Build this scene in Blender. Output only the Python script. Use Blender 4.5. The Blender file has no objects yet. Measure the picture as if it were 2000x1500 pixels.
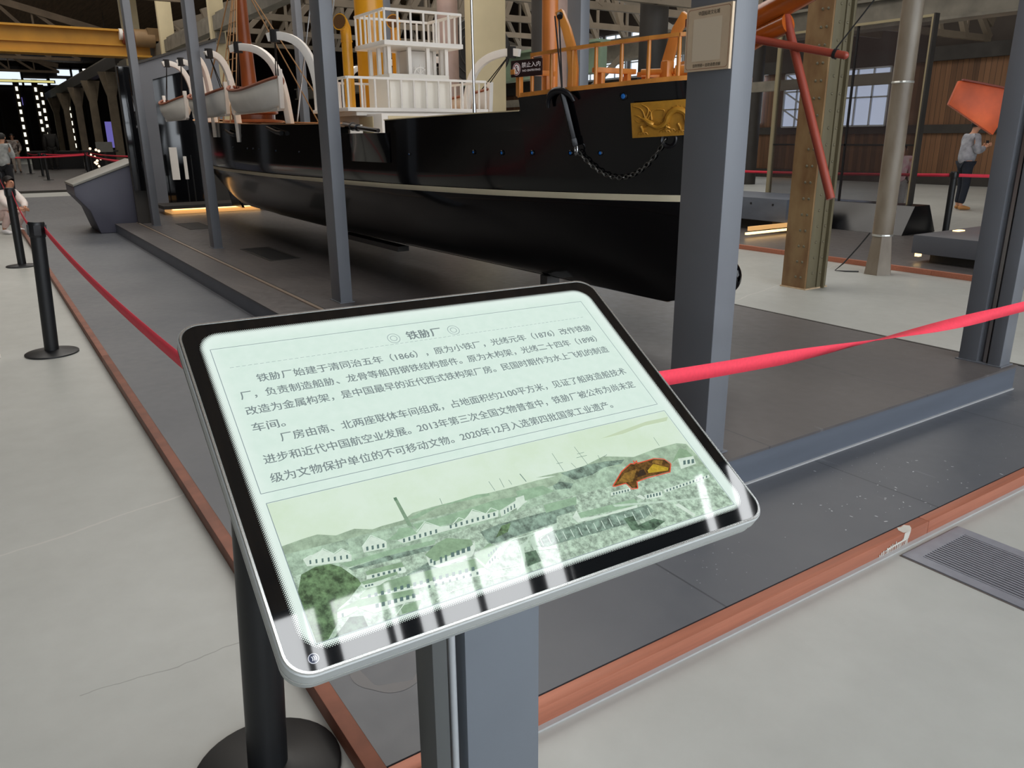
import bpy, bmesh, math, random
from mathutils import Vector, Matrix, noise
random.seed(7)
SC = bpy.context.scene
COL = SC.collection
PI = math.pi

# ------------------------------------------------------------------ camera, world, light, exposure
def make_camera():
    yaw, pitch, roll = -0.586636, 0.305966, -0.007686
    cy, sy = math.cos(yaw), math.sin(yaw)
    fwd = Vector((cy, sy, 0)); right = Vector((sy, -cy, 0)); up = Vector((0, 0, 1))
    f2 = fwd * math.cos(pitch) - up * math.sin(pitch)
    u2 = up * math.cos(pitch) + fwd * math.sin(pitch)
    r3 = right * math.cos(roll) + u2 * math.sin(roll)
    u3 = u2 * math.cos(roll) - right * math.sin(roll)
    cam = bpy.data.cameras.new('camera'); cam.sensor_fit = 'HORIZONTAL'; cam.sensor_width = 36
    cam.lens = 1530.08 / 2000 * 36; cam.clip_start = .05; cam.clip_end = 400
    o = bpy.data.objects.new('camera', cam); COL.objects.link(o)
    M = Matrix((r3, u3, -f2)).transposed().to_4x4(); M.translation = Vector((0, 0, 1.5))
    o.matrix_world = M
    SC.camera = o
make_camera()
SC.view_settings.view_transform = 'Standard'; SC.view_settings.look = 'None'
SC.view_settings.exposure = 0.0; SC.view_settings.gamma = 1.0
SC.cycles.max_bounces = 6; SC.cycles.diffuse_bounces = 3; SC.cycles.glossy_bounces = 4
SC.cycles.transparent_max_bounces = 8; SC.cycles.sample_clamp_indirect = 6.0
SC.cycles.caustics_reflective = False; SC.cycles.caustics_refractive = False
SC.cycles.use_denoising = True

W = bpy.data.worlds.new('sky'); SC.world = W; W.use_nodes = True
bg = W.node_tree.nodes['Background']
bg.inputs[0].default_value = (.86, .93, 1, 1); bg.inputs[1].default_value = 2.2

def area(name, loc, target, sx, sy, radiance, col=(1, 1, 1), spread=None):
    l = bpy.data.lights.new(name, 'AREA'); l.shape = 'RECTANGLE'; l.size = sx; l.size_y = sy
    l.energy = radiance * PI * sx * sy; l.color = col
    if spread: l.spread = spread
    o = bpy.data.objects.new(name, l); COL.objects.link(o); o.location = loc
    d = Vector(target) - Vector(loc)
    o.rotation_euler = d.to_track_quat('-Z', 'Y').to_euler()
    return o
# daylight: roof glazing over the entrance, tall front glazing behind the viewer, side windows; fill lamps added under the roof further in
area('daylight_roof_glazing', (-1.65, -4, 8.35), (-1.65, -4, 0), 3.0, 11, 7.5, (.95, .98, 1))
area('daylight_front_glazing', (-5.6, -4, 3.3), (5, -4, 1.2), 16, 4.4, 2.5, (.9, .95, 1))
area('daylight_side_windows', (24, -23.9, 4.2), (20, 0, 2.5), 16, 3, 2.2, (.9, .96, 1))
area('roof_fill_light', (11, -3.6, 8.35), (11, -3.6, 0), 8, 10, 3.3, (1, .96, .9))
area('roof_fill_light', (16, -15.5, 8.35), (16, -15.5, 0), 18, 9, 2.1, (1, .97, .92))
area('roof_fill_light', (28, -3, 8.35), (28, -3, 0), 12, 10, 1.8, (1, .96, .9))
area('roof_fill_light', (54, -3, 8.35), (54, -3, 0), 26, 8, .6, (1, .93, .84))

# ------------------------------------------------------------------ materials
MATS = {}
def lin(c):
    return tuple(((x / 255) / 12.92 if x / 255 <= .04045 else ((x / 255 + .055) / 1.055) ** 2.4) for x in c)
def mat(name, rgb, rough=.5, metal=0, var=0, scale=8, bump=0, spec=.5, coat=0, emit=None, es=1.0, stretch=None, rvar=0, rgb2=None, detail=5, ior=None):
    """procedural principled material; rgb in display values 0..255"""
    if name in MATS: return MATS[name]
    m = bpy.data.materials.new(name); m.use_nodes = True; MATS[name] = m
    nt = m.node_tree; b = nt.nodes['Principled BSDF']
    c = lin(rgb)
    b.inputs['Base Color'].default_value = (*c, 1)
    b.inputs['Roughness'].default_value = rough; b.inputs['Metallic'].default_value = metal
    b.inputs['Specular IOR Level'].default_value = spec
    if ior: b.inputs['IOR'].default_value = ior
    if coat: b.inputs['Coat Weight'].default_value = coat; b.inputs['Coat Roughness'].default_value = .04
    if emit: b.inputs['Emission Color'].default_value = (*lin(emit), 1); b.inputs['Emission Strength'].default_value = es
    if var or bump or rvar:
        tc = nt.nodes.new('ShaderNodeTexCoord'); n = nt.nodes.new('ShaderNodeTexNoise')
        n.inputs['Scale'].default_value = scale; n.inputs['Detail'].default_value = detail
        if stretch:
            mp = nt.nodes.new('ShaderNodeMapping'); mp.inputs['Scale'].default_value = stretch
            nt.links.new(tc.outputs['Object'], mp.inputs[0]); nt.links.new(mp.outputs[0], n.inputs['Vector'])
        else: nt.links.new(tc.outputs['Object'], n.inputs['Vector'])
        if var:
            r = nt.nodes.new('ShaderNodeValToRGB')
            c2 = lin(rgb2) if rgb2 else None
            r.color_ramp.elements[0].position = .3; r.color_ramp.elements[1].position = .7
            r.color_ramp.elements[0].color = (*[x * (1 - var) for x in c], 1) if not c2 else (*c, 1)
            r.color_ramp.elements[1].color = (*[min(1, x * (1 + var)) for x in c], 1) if not c2 else (*c2, 1)
            nt.links.new(n.outputs['Fac'], r.inputs[0]); nt.links.new(r.outputs[0], b.inputs['Base Color'])
        if rvar:
            mr = nt.nodes.new('ShaderNodeMapRange'); mr.inputs['To Min'].default_value = rough - rvar; mr.inputs['To Max'].default_value = rough + rvar
            nt.links.new(n.outputs['Fac'], mr.inputs[0]); nt.links.new(mr.outputs[0], b.inputs['Roughness'])
        if bump:
            bp = nt.nodes.new('ShaderNodeBump'); bp.inputs['Strength'].default_value = bump; bp.inputs['Distance'].default_value = .01
            nt.links.new(n.outputs['Fac'], bp.inputs['Height']); nt.links.new(bp.outputs[0], b.inputs['Normal'])
    return m

def node(nt, t, **kw):
    n = nt.nodes.new(t)
    for k, v in kw.items(): setattr(n, k, v)
    return n
def mth(nt, op, a, b=None, c=None):
    n = nt.nodes.new('ShaderNodeMath'); n.operation = op
    for i, v in enumerate((a, b, c)):
        if v is None: continue
        if isinstance(v, (int, float)): n.inputs[i].default_value = v
        else: nt.links.new(v, n.inputs[i])
    return n.outputs[0]
def mixc(nt, f, a, b):
    n = nt.nodes.new('ShaderNodeMix'); n.data_type = 'RGBA'
    if isinstance(f, (int, float)): n.inputs[0].default_value = f
    else: nt.links.new(f, n.inputs[0])
    for i, v in ((6, a), (7, b)):
        if isinstance(v, tuple): n.inputs[i].default_value = (*v[:3], 1)
        else: nt.links.new(v, n.inputs[i])
    return n.outputs[2]
def ramp(nt, f, stops):
    r = nt.nodes.new('ShaderNodeValToRGB'); e = r.color_ramp.elements
    while len(e) < len(stops): e.new(.5)
    for i, (p, c) in enumerate(stops):
        e[i].position = p; e[i].color = (*(lin(c) if isinstance(c, tuple) else (c, c, c)), 1)
    nt.links.new(f, r.inputs[0]); return r.outputs[0]
def noise_tex(nt, scale, detail=5, stretch=None, coord='Object', rough=.5):
    tc = nt.nodes.new('ShaderNodeTexCoord'); n = nt.nodes.new('ShaderNodeTexNoise')
    n.inputs['Scale'].default_value = scale; n.inputs['Detail'].default_value = detail; n.inputs['Roughness'].default_value = rough
    mp = nt.nodes.new('ShaderNodeMapping'); mp.inputs['Scale'].default_value = stretch or (1, 1, 1)
    nt.links.new(tc.outputs[coord], mp.inputs[0]); nt.links.new(mp.outputs[0], n.inputs['Vector'])
    return n.outputs['Fac']

# ------------------------------------------------------------------ mesh builder
class MB:
    def __init__(s): s.v = []; s.f = []; s.mi = []; s.cur = 0
    def add(s, vs, fs):
        k = len(s.v); s.v += [tuple(p) for p in vs]
        for f in fs: s.f.append(tuple(i + k for i in f)); s.mi.append(s.cur)
        return s
    def box(s, x0, x1, y0, y1, z0, z1):
        x0, x1 = min(x0, x1), max(x0, x1); y0, y1 = min(y0, y1), max(y0, y1); z0, z1 = min(z0, z1), max(z0, z1)
        v = [(x, y, z) for z in (z0, z1) for y in (y0, y1) for x in (x0, x1)]
        return s.add(v, [(0, 2, 3, 1), (4, 5, 7, 6), (0, 1, 5, 4), (2, 6, 7, 3), (0, 4, 6, 2), (1, 3, 7, 5)])
    def bar(s, p, q, w, h, up=(0, 0, 1)):
        p = Vector(p); q = Vector(q); d = (q - p).normalized(); u = Vector(up)
        if abs(d.dot(u)) > .98: u = Vector((1, 0, 0))
        a = d.cross(u).normalized(); b = a.cross(d).normalized()
        v = []
        for c in (p, q):
            for sx, sy in ((-1, -1), (1, -1), (1, 1), (-1, 1)): v.append(c + a * (sx * w / 2) + b * (sy * h / 2))
        return s.add(v, [(3, 2, 1, 0), (4, 5, 6, 7), (0, 1, 5, 4), (1, 2, 6, 5), (2, 3, 7, 6), (3, 0, 4, 7)])
    def tube(s, pts, r, n=10, cap=True, closed=False):
        pts = [Vector(p) for p in pts]; m = len(pts)
        rs = r if isinstance(r, (list, tuple)) else [r] * m
        vs = []; prev = None
        for i, p in enumerate(pts):
            if closed: d = pts[(i + 1) % m] - pts[i - 1]
            else: d = pts[min(i + 1, m - 1)] - pts[max(i - 1, 0)]
            d.normalize()
            if prev is None:
                u = Vector((0, 0, 1)) if abs(d.z) < .9 else Vector((1, 0, 0)); a = d.cross(u).normalized()
            else: a = (prev - d * prev.dot(d)).normalized()
            prev = a; b = d.cross(a)
            for k in range(n):
                t = 2 * PI * k / n; vs.append(p + (a * math.cos(t) + b * math.sin(t)) * rs[i])
        fs = []
        for i in range(m if closed else m - 1):
            j = (i + 1) % m
            for k in range(n):
                l = (k + 1) % n; fs.append((i * n + k, i * n + l, j * n + l, j * n + k))
        if cap and not closed:
            fs.append(tuple(range(n - 1, -1, -1))); fs.append(tuple((m - 1) * n + k for k in range(n)))
        return s.add(vs, fs)
    def lathe(s, prof, c=(0, 0, 0), n=24, axis=None):
        """prof: list of (r,z); closed by caps when r>0 at the ends"""
        c = Vector(c); vs = []
        R = Matrix.Identity(3) if axis is None else Vector(axis).to_track_quat('Z', 'Y').to_matrix()
        for r, z in prof:
            for k in range(n):
                t = 2 * PI * k / n; vs.append(c + R @ Vector((r * math.cos(t), r * math.sin(t), z)))
        fs = []
        for i in range(len(prof) - 1):
            for k in range(n):
                l = (k + 1) % n; fs.append((i * n + k, i * n + l, (i + 1) * n + l, (i + 1) * n + k))
        fs.append(tuple(range(n - 1, -1, -1))); fs.append(tuple((len(prof) - 1) * n + k for k in range(n)))
        return s.add(vs, fs)
    def prism(s, poly, o, u, v, d):
        """2-D polygon in the frame (o,u,v) extruded along vector d"""
        o = Vector(o); u = Vector(u); v = Vector(v); d = Vector(d); n = len(poly)
        a = [o + u * x + v * y for x, y in poly]; vs = a + [p + d for p in a]
        fs = [tuple(range(n - 1, -1, -1)), tuple(range(n, 2 * n))]
        for i in range(n): j = (i + 1) % n; fs.append((i, j, n + j, n + i))
        return s.add(vs, fs)
    def poly(s, pts): return s.add(pts, [tuple(range(len(pts)))])
    def grid(s, fn, nu, nv, closed_u=False):
        vs = [fn(i / nu, j / nv) for j in range(nv + 1) for i in range(nu + 1)]
        fs = [(j * (nu + 1) + i, j * (nu + 1) + i + 1, (j + 1) * (nu + 1) + i + 1, (j + 1) * (nu + 1) + i) for j in range(nv) for i in range(nu)]
        return s.add(vs, fs)
    def sphere(s, c, r, n=14, m=8):
        rx, ry, rz = r if isinstance(r, (tuple, list)) else (r, r, r)
        c = Vector(c)
        vs = []
        for j in range(1, m):
            t = PI * j / m
            for k in range(n): a = 2 * PI * k / n; vs.append(c + Vector((rx * math.sin(t) * math.cos(a), ry * math.sin(t) * math.sin(a), -rz * math.cos(t))))
        b = len(vs); vs += [c - Vector((0, 0, rz)), c + Vector((0, 0, rz))]
        fs = []
        for j in range(m - 2):
            for k in range(n): l = (k + 1) % n; fs.append((j * n + k, j * n + l, (j + 1) * n + l, (j + 1) * n + k))
        for k in range(n): l = (k + 1) % n; fs.append((b, l, k)); fs.append((b + 1, (m - 2) * n + k, (m - 2) * n + l))
        return s.add(vs, fs)
    def build(s, name, mats, parent=None, M=None, smooth=False, bevel=0, fix=True):
        me = bpy.data.meshes.new(name)
        Mw = M if M is not None else Matrix.Identity(4)
        P = wm(parent) if parent else Matrix.Identity(4)
        me.from_pydata(s.v, [], s.f)
        for m_ in (mats if isinstance(mats, (list, tuple)) else [mats]): me.materials.append(m_)
        me.polygons.foreach_set('material_index', s.mi)
        if fix or bevel:
            b = bmesh.new(); b.from_mesh(me)
            if fix: bmesh.ops.recalc_face_normals(b, faces=b.faces)
            if bevel:
                es = [e for e in b.edges if len(e.link_faces) == 2 and e.calc_face_angle(0) > .5]
                bmesh.ops.bevel(b, geom=es, offset=bevel, segments=2, affect='EDGES', profile=.6, clamp_overlap=True)
            b.to_mesh(me); b.free()
        me.update()
        if smooth or bevel:
            me.polygons.foreach_set('use_smooth', [True] * len(me.polygons)); me.set_sharp_from_angle(angle=math.radians(40))
        o = bpy.data.objects.new(name, me); COL.objects.link(o)
        if parent:
            o.parent = parent; o.matrix_basis = P.inverted() @ Mw
        else: o.matrix_basis = Mw
        return o
def wm(o):
    m = o.matrix_basis.copy()
    while o.parent: o = o.parent; m = o.matrix_basis @ m
    return m
def thing(name, label, cat, loc=(0, 0, 0), group=None):
    o = bpy.data.objects.new(name, None); COL.objects.link(o); o.location = loc
    o.empty_display_size = .1
    return tag(o, label, cat, group)
def tag(o, label, cat, group=None, kind=None):
    o['label'] = label; o['category'] = cat
    if group: o['group'] = group
    if kind: o['kind'] = kind
    return o
def struct(o): o['kind'] = 'structure'; return o
def T(x, y, z): return Matrix.Translation((x, y, z))
def dup(root, loc, label, group=None):
    r = root.copy(); COL.objects.link(r); r.location = loc; r['label'] = label
    if group: r['group'] = group
    for ch in list(root.children):
        c = ch.copy(); COL.objects.link(c); c.parent = r
        for g in list(ch.children): d = g.copy(); COL.objects.link(d); d.parent = c
    return r
def lerp(a, b, t): return a + (b - a) * t
def pw(x, pts):
    if x <= pts[0][0]: return pts[0][1]
    for (a, b), (c, d) in zip(pts, pts[1:]):
        if x <= c: return b + (d - b) * (x - a) / (c - a) if c > a else d
    return pts[-1][1]
def spl(x, pts):
    """smooth monotone-ish interpolation"""
    n = len(pts)
    if x <= pts[0][0]: return pts[0][1]
    if x >= pts[-1][0]: return pts[-1][1]
    for i in range(n - 1):
        if pts[i][0] <= x <= pts[i + 1][0]: break
    def sl(j):
        if j == 0: return (pts[1][1] - pts[0][1]) / (pts[1][0] - pts[0][0])
        if j == n - 1: return (pts[-1][1] - pts[-2][1]) / (pts[-1][0] - pts[-2][0])
        return (pts[j + 1][1] - pts[j - 1][1]) / (pts[j + 1][0] - pts[j - 1][0])
    h = pts[i + 1][0] - pts[i][0]; t = (x - pts[i][0]) / h
    a, b = pts[i][1], pts[i + 1][1]; m0, m1 = sl(i) * h, sl(i + 1) * h
    return (2 * t**3 - 3 * t**2 + 1) * a + (t**3 - 2 * t**2 + t) * m0 + (-2 * t**3 + 3 * t**2) * b + (t**3 - t**2) * m1

# shared materials
m_post = mat('painted_steel_grey', (112, 115, 121), .38, var=.05, scale=3)
m_dark = mat('platform_paint', (84, 86, 92), .42, var=.12, scale=1.6, rvar=.1)
m_black = mat('black_powder_coat', (26, 27, 29), .42, var=.1, scale=60)
m_belt = mat('red_belt_webbing', (240, 62, 84), .75, var=.05, scale=90)
m_white = mat('white_paint', (236, 230, 222), .5, var=.03, scale=6)
m_cream = mat('cream_paint', (214, 198, 160), .6, var=.06, scale=2)
m_orange = mat('varnished_pine', (206, 134, 62), .3, var=.18, scale=7, stretch=(2, 2, .6), spec=.5)
m_steelold = mat('old_painted_iron', (122, 116, 104), .6, var=.25, scale=3, bump=.15)
m_irondark = mat('dark_iron', (52, 48, 44), .6, var=.2, scale=3)
m_rope = mat('brown_rope', (128, 96, 62), .9)
m_rope_black = mat('black_rope', (30, 28, 28), .8)
m_chrome = mat('brushed_aluminium', (196, 198, 200), .28, metal=1, var=.04, scale=30, stretch=(1, 40, 40))
# ------------------------------------------------------------------ the hall
def floor_material():
    m = bpy.data.materials.new('polished_concrete'); m.use_nodes = True; nt = m.node_tree; b = nt.nodes['Principled BSDF']
    n1 = noise_tex(nt, .55, 6); n2 = noise_tex(nt, 6, 8, rough=.65)
    c = mixc(nt, mth(nt, 'MULTIPLY', n2, .35), ramp(nt, n1, [(.3, (176, 178, 173)), (.7, (196, 198, 193))]), lin((138, 136, 130)))
    # screed joints with crumbled edges
    tc = node(nt, 'ShaderNodeTexCoord'); sp = node(nt, 'ShaderNodeSeparateXYZ'); nt.links.new(tc.outputs['Object'], sp.inputs[0])
    wob = mth(nt, 'MULTIPLY', mth(nt, 'SUBTRACT', noise_tex(nt, 3, 4), .5), .12)
    dx = mth(nt, 'ABSOLUTE', mth(nt, 'SUBTRACT', mth(nt, 'ADD', sp.outputs[0], mth(nt, 'ADD', wob, mth(nt, 'MULTIPLY', sp.outputs[1], .28))), 3.3))
    near = mth(nt, 'LESS_THAN', dx, mth(nt, 'MULTIPLY', n2, .014))
    c = mixc(nt, mth(nt, 'MULTIPLY', near, .5), c, lin((208, 204, 198)))
    dx2 = mth(nt, 'ABSOLUTE', mth(nt, 'SUBTRACT', mth(nt, 'ADD', sp.outputs[0], wob), 2.215))
    c = mixc(nt, mth(nt, 'MULTIPLY', mth(nt, 'MULTIPLY', mth(nt, 'LESS_THAN', dx2, .0022), mth(nt, 'LESS_THAN', sp.outputs[1], 0)), .45), c, lin((104, 100, 96)))
    nt.links.new(c, b.inputs['Base Color'])
    nt.links.new(mth(nt, 'MULTIPLY_ADD', n2, .2, .3), b.inputs['Roughness'])
    return m
m_floor = floor_material()
struct(MB().box(-6, 92, -25, 9, -.2, 0).build('floor', m_floor))
m_ceil = mat('roof_boarding', (124, 102, 78), .8, var=.3, scale=2, stretch=(.3, 4, 4))
struct(MB().box(-6, 92, -25, 9, 8.6, 8.8).build('ceiling', m_ceil))

def plank_material(name, a, b_, w, axis):
    m = bpy.data.materials.new(name); m.use_nodes = True; nt = m.node_tree; b = nt.nodes['Principled BSDF']
    tc = node(nt, 'ShaderNodeTexCoord'); sp = node(nt, 'ShaderNodeSeparateXYZ'); nt.links.new(tc.outputs['Object'], sp.inputs[0])
    q = mth(nt, 'DIVIDE', sp.outputs[axis], w); fl = mth(nt, 'FLOOR', q); fr = mth(nt, 'FRACT', q)
    wn = node(nt, 'ShaderNodeTexWhiteNoise', noise_dimensions='1D'); nt.links.new(fl, wn.inputs['W'])
    st = [3, 3, 3]; st[axis] = 12; st[2] = .6
    gr = noise_tex(nt, 1.2, 6, tuple(st))
    f = mth(nt, 'ADD', mth(nt, 'MULTIPLY', wn.outputs['Value'], .55), mth(nt, 'MULTIPLY', gr, .6))
    col = ramp(nt, f, [(.2, a), (.85, b_)])
    gap = mth(nt, 'LESS_THAN', fr, .06)
    nt.links.new(mixc(nt, gap, col, lin((20, 15, 12))), b.inputs['Base Color']); b.inputs['Roughness'].default_value = .6
    return m
m_plank = plank_material('old_wall_planks', (74, 50, 32), (128, 90, 60), .16, 0)
m_wall = mat('dark_plaster', (60, 52, 46), .8, var=.25, scale=1)
# right-hand wall: lower plank wall, dark band, boards above
struct(MB().box(-6, 92, -24.9, -24.6, 0, 3.6).build('wall_right', m_plank))
struct(MB().box(-6, 92, -24.9, -24.62, 3.6, 8.6).build('wall_right_upper', m_wall))
struct(MB().box(-6, 92, -24.62, -24.45, 3.55, 3.95).box(-6, 92, -24.6, -24.5, .0, .3).box(-6, 92, -24.6, -24.52, 1.5, 1.75).build('trim_1', m_irondark))
struct(MB().box(92, 92.3, -25, 9, 0, 8.6).build('wall_far', m_wall))
struct(MB().box(-6, 92, 9, 9.2, 0, 8.6).build('wall_left', m_wall))
struct(MB().box(-6.3, -6, -25, 9, 0, .5).box(-6.3, -6, -25, 9, 6, 8.6).box(-6.3, -6, -25, -12.2, .5, 6).box(-6.3, -6, 4.2, 9, .5, 6).build('wall_entrance', m_wall))
# front glazing bars (between the entrance and the day outside), roof glazing bars over the entrance
b = MB()
for k in range(12): b.box(-5.4, -5.28, -12.1 + k * 1.48, -11.98 + k * 1.48, .5, 6)
for z in (.55, 2.6, 5.6): b.box(-5.42, -5.26, -12.2, 4.3, z, z + .12)
struct(b.build('window_1', m_irondark))
m_frame_roof = mat('roof_glazing_frame', (58, 54, 52), .6)
b = MB()
for ya, yb in ((1.5, -1.1), (-1.84, -1.90), (-2.025, -2.19), (-2.72, -2.785), (-2.87, -3.10), (-3.29, -3.36), (-3.84, -3.91), (-4.55, -4.75), (-5.06, -5.13), (-5.17, -7.45), (-7.65, -8.08), (-8.37, -9.6)):
    b.box(-3.5, -.15, ya, yb, 8.24, 8.3)
b.box(-3.5, -3.2, -9.6, 1.5, 8.2, 8.3).box(-.16, -.1, -9.6, 1.5, 8.2, 8.3)
struct(b.build('window_2', m_frame_roof))

m_day = mat('daylit_pane', (225, 235, 245), .3, emit=(226, 238, 250), es=1.15)
m_pane_dim = mat('daylit_pane_dim', (190, 200, 220), .3, emit=(200, 212, 238), es=1.15)
m_winframe = mat('white_window_frame', (200, 204, 208), .5)
def window(n, x0, x1, z0, z1, nx, nz, pane=m_day, y=-24.5, fr=m_winframe, brace=False):
    b = MB(); w = .05
    for k in range(nx + 1): x = lerp(x0, x1, k / nx); b.box(x - w / 2, x + w / 2, y, y + .08, z0, z1)
    for k in range(nz + 1): z = lerp(z0, z1, k / nz); b.box(x0, x1, y, y + .08, z - w / 2, z + w / 2)
    if brace:
        for k in range(nz): b.bar((x0, y + .04, lerp(z0, z1, k / nz)), (x1, y + .04, lerp(z0, z1, (k + 1) / nz)), .05, .03, (0, 1, 0))
    o = struct(b.build('window_%d' % n, fr))
    MB().box(x0, x1, y - .03, y + .02, z0, z1).build('pane', pane, o)
window(3, 18.15, 19.2, 1.75, 3.5, 2, 3, m_pane_dim, brace=True)
window(4, 20.2, 21.0, 1.9, 3.5, 2, 3, m_pane_dim, brace=True)
window(5, 15.25, 16.95, 1.75, 3.5, 3, 2, m_pane_dim)
for i, x in enumerate((22.6, 24.3, 26.0, 27.7, 29.4, 31.1, 33.0)): window(6 + i, x, x + 1.35, 3.9, 5.7, 2, 3)
for i, x in enumerate((23.4, 25.6, 27.8, 30.2)): window(13 + i, x, x + 1.5, 1.5, 3.3, 2, 2)
# end wall glazing far down the nave
b = MB(); z0 = 6.35
pan = MB()
for (ya, yb, za, zb) in ((-1.2, -3.3, 6.5, 7.7), (-3.5, -5.5, 6.5, 7.75), (-5.7, -7.6, 6.5, 7.1), (-7.9, -9.3, 6.6, 7.15), (-8.6, -9.7, 7.45, 8.0), (-9.9, -10.5, 7.3, 8.0)):
    pan.box(91.9, 91.95, ya, yb, za, zb)
for y in (-1.1, -3.4, -5.6, -7.75, -9.8, -10.7): b.box(91.7, 91.9, y - .09, y + .09, 0, 8.4)
b.box(91.7, 91.9, 2, -11, 6.25, 6.45).box(91.7, 91.9, 2, -11, 8.1, 8.3)
o = struct(b.build('window_17', m_irondark)); pan.build('pane', m_day, o)

# ------------------------------------------------------------------ platforms
def deck_material(name, a, b_, seams, specks):
    m = bpy.data.materials.new(name); m.use_nodes = True; nt = m.node_tree; b = nt.nodes['Principled BSDF']
    n1 = noise_tex(nt, 1.1, 6); n2 = noise_tex(nt, 14, 6)
    col = ramp(nt, mth(nt, 'ADD', mth(nt, 'MULTIPLY', n1, .75), mth(nt, 'MULTIPLY', n2, .25)), [(.33, a), (.68, b_)])
    # scratches: thin stretched ridges
    sc = noise_tex(nt, 1, 2, (2.2, 26, 1))
    s1 = mth(nt, 'GREATER_THAN', sc, .735); col = mixc(nt, mth(nt, 'MULTIPLY', s1, .22), col, lin((140, 142, 146)))
    if seams:
        tc = node(nt, 'ShaderNodeTexCoord'); sp = node(nt, 'ShaderNodeSeparateXYZ'); nt.links.new(tc.outputs['Object'], sp.inputs[0])
        fy = mth(nt, 'FRACT', mth(nt, 'DIVIDE', mth(nt, 'ADD', sp.outputs[1], 50 + seams[1]), seams[0]))
        col = mixc(nt, mth(nt, 'MULTIPLY', mth(nt, 'LESS_THAN', fy, .006), .7), col, lin((52, 54, 60)))
    if specks:
        tc = node(nt, 'ShaderNodeTexCoord'); v = node(nt, 'ShaderNodeTexVoronoi'); v.inputs['Scale'].default_value = 34
        nt.links.new(tc.outputs['Object'], v.inputs['Vector'])
        dot = mth(nt, 'LESS_THAN', v.outputs['Distance'], mth(nt, 'MULTIPLY_ADD', noise_tex(nt, 1.3, 2), .42, -.2))
        col = mixc(nt, mth(nt, 'MULTIPLY', dot, .5), col, lin((190, 192, 196)))
    nt.links.new(col, b.inputs['Base Color'])
    nt.links.new(mth(nt, 'MULTIPLY_ADD', n2, .22, .3), b.inputs['Roughness'])
    return m
m_deck = deck_material('grey_deck_paint', (86, 89, 95), (102, 104, 108), (1.25, .53, 2.5, .9), True)
m_deck2 = deck_material('plinth_top_paint', (80, 76, 76), (98, 93, 91), (1.25, .2, 2.5, .2), False)
m_side = mat('plinth_side_paint', (92, 98, 108), .4, var=.1, scale=3, stretch=(1, .4, 3))
m_copper = mat('copper_strip', (178, 112, 88), .42, metal=.3, var=.1, scale=9, stretch=(8, .35, 9), rvar=.06)
m_copper_stain = mat('copper_strip_stained', (196, 136, 122), .6, metal=.2, var=.12, scale=10)
m_splash = mat('dried_paint', (206, 202, 192), .7, var=.05, scale=20)
m_caulk = mat('clear_sealant', (176, 176, 176), .35)

plat = thing('display_platform', 'low dark grey platform edged in copper, under and around the ship plinth', 'platform', (8, -3, 0))
MB().box(1.44, 24.8, -.585, -5.47, 0, .055).build('deck', m_deck, plat)
def trim(name, x0, x1, y0, y1, parent, m=m_copper, h=.058): return MB().box(x0, x1, y0, y1, 0, h).build(name, m, parent, bevel=.002)
trim('copper_edge', 1.39, 1.432, -.585, -2.87, plat); trim('copper_edge', 1.39, 1.432, -2.872, -5.47, plat)
trim('copper_edge', 1.39, 6.0, -.54, -.584, plat, mat('copper_strip_brown', (126, 74, 54), .5, metal=.3, var=.25, scale=9))  # darker, browner copper along the left side
trim('copper_edge', 6.002, 24.8, -.54, -.584, plat, MATS['copper_strip_brown'])
MB().box(1.39, 24.8, -5.45, -5.475, 0, .06).build('edge_strip', m_irondark, plat)
MB().box(1.374, 1.39, -.53, -5.47, 0, .006).build('sealant_line', m_caulk, plat)
# spilled paint on the copper, splatter on the deck near it
b = MB(); rr = random.Random(5)
pts = [(.0, .0), (.035, -.008), (.06, .004), (.075, .018), (.06, .034), (.035, .03), (.02, .036), (.004, .022)]
b.add([(1.393 + y * 1.05, -2.70 - x, .0586) for x, y in pts], [tuple(range(len(pts)))])
MB_ = b
def quad_front(y0, y1, z0, z1, x=1.3884): MB_.add([(x, y0, z0), (x, y1, z0), (x, y1 - .0, z1), (x, y0, z1)], [(0, 1, 2, 3)])
MB_.add([(1.3888, -2.703, .058), (1.3888, -2.745, .058), (1.3888, -2.735, .028), (1.3888, -2.70, .028)], [(0, 1, 2, 3)])
for k in range(17):
    y = -2.548 - k * .0112; top = .012 + .022 * min(1, k / 6); w = rr.uniform(.003, .007)
    quad_front(y, y - w, .0, top + rr.uniform(-.004, .006))
MB_.add([(1.3880, -2.60, .026), (1.3880, -2.72, .034), (1.3880, -2.73, .026), (1.3880, -2.58, .018)], [(0, 1, 2, 3)])
MB_.build('paint_splash', m_splash, plat, fix=False)
b = MB()
for k in range(70):
    x = 1.45 + abs(rr.gauss(0, .3)); y = -3.0 + rr.gauss(0, .32); r = rr.uniform(.0010, .0031); a = rr.uniform(0, PI); e = rr.uniform(1, 3)
    if x > 1.98 or y < -4.6: continue
    ca, sa = math.cos(a), math.sin(a)
    b.add([(x + (ca * math.cos(t) * e - sa * math.sin(t)) * r, y + (sa * math.cos(t) * e + ca * math.sin(t)) * r, .0556) for t in [k2 * PI / 4 for k2 in range(8)]], [tuple(range(8))])
tag_o = b.build('paint_speck', mat('white_paint_specks', (200, 202, 204), .7), plat, fix=False); tag_o['kind'] = 'stuff'
# dried ring stain under the panel
b = MB()
n = 26; ring = []
for k in range(n + 1):
    t = lerp(1.1, 4.2, k / n); w = .010 + .014 * abs(math.sin(k * .33))
    for r in (.105 - w, .105 + w * .6): ring.append((1.785 + r * math.cos(t) * 1.05, -.76 + r * math.sin(t), .0557))
b.add(ring, [(2 * k, 2 * k + 1, 2 * k + 3, 2 * k + 2) for k in range(n)])
b.build('dried_ring_stain', mat('dried_stain', (124, 122, 122), .55), plat, fix=False)

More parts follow.
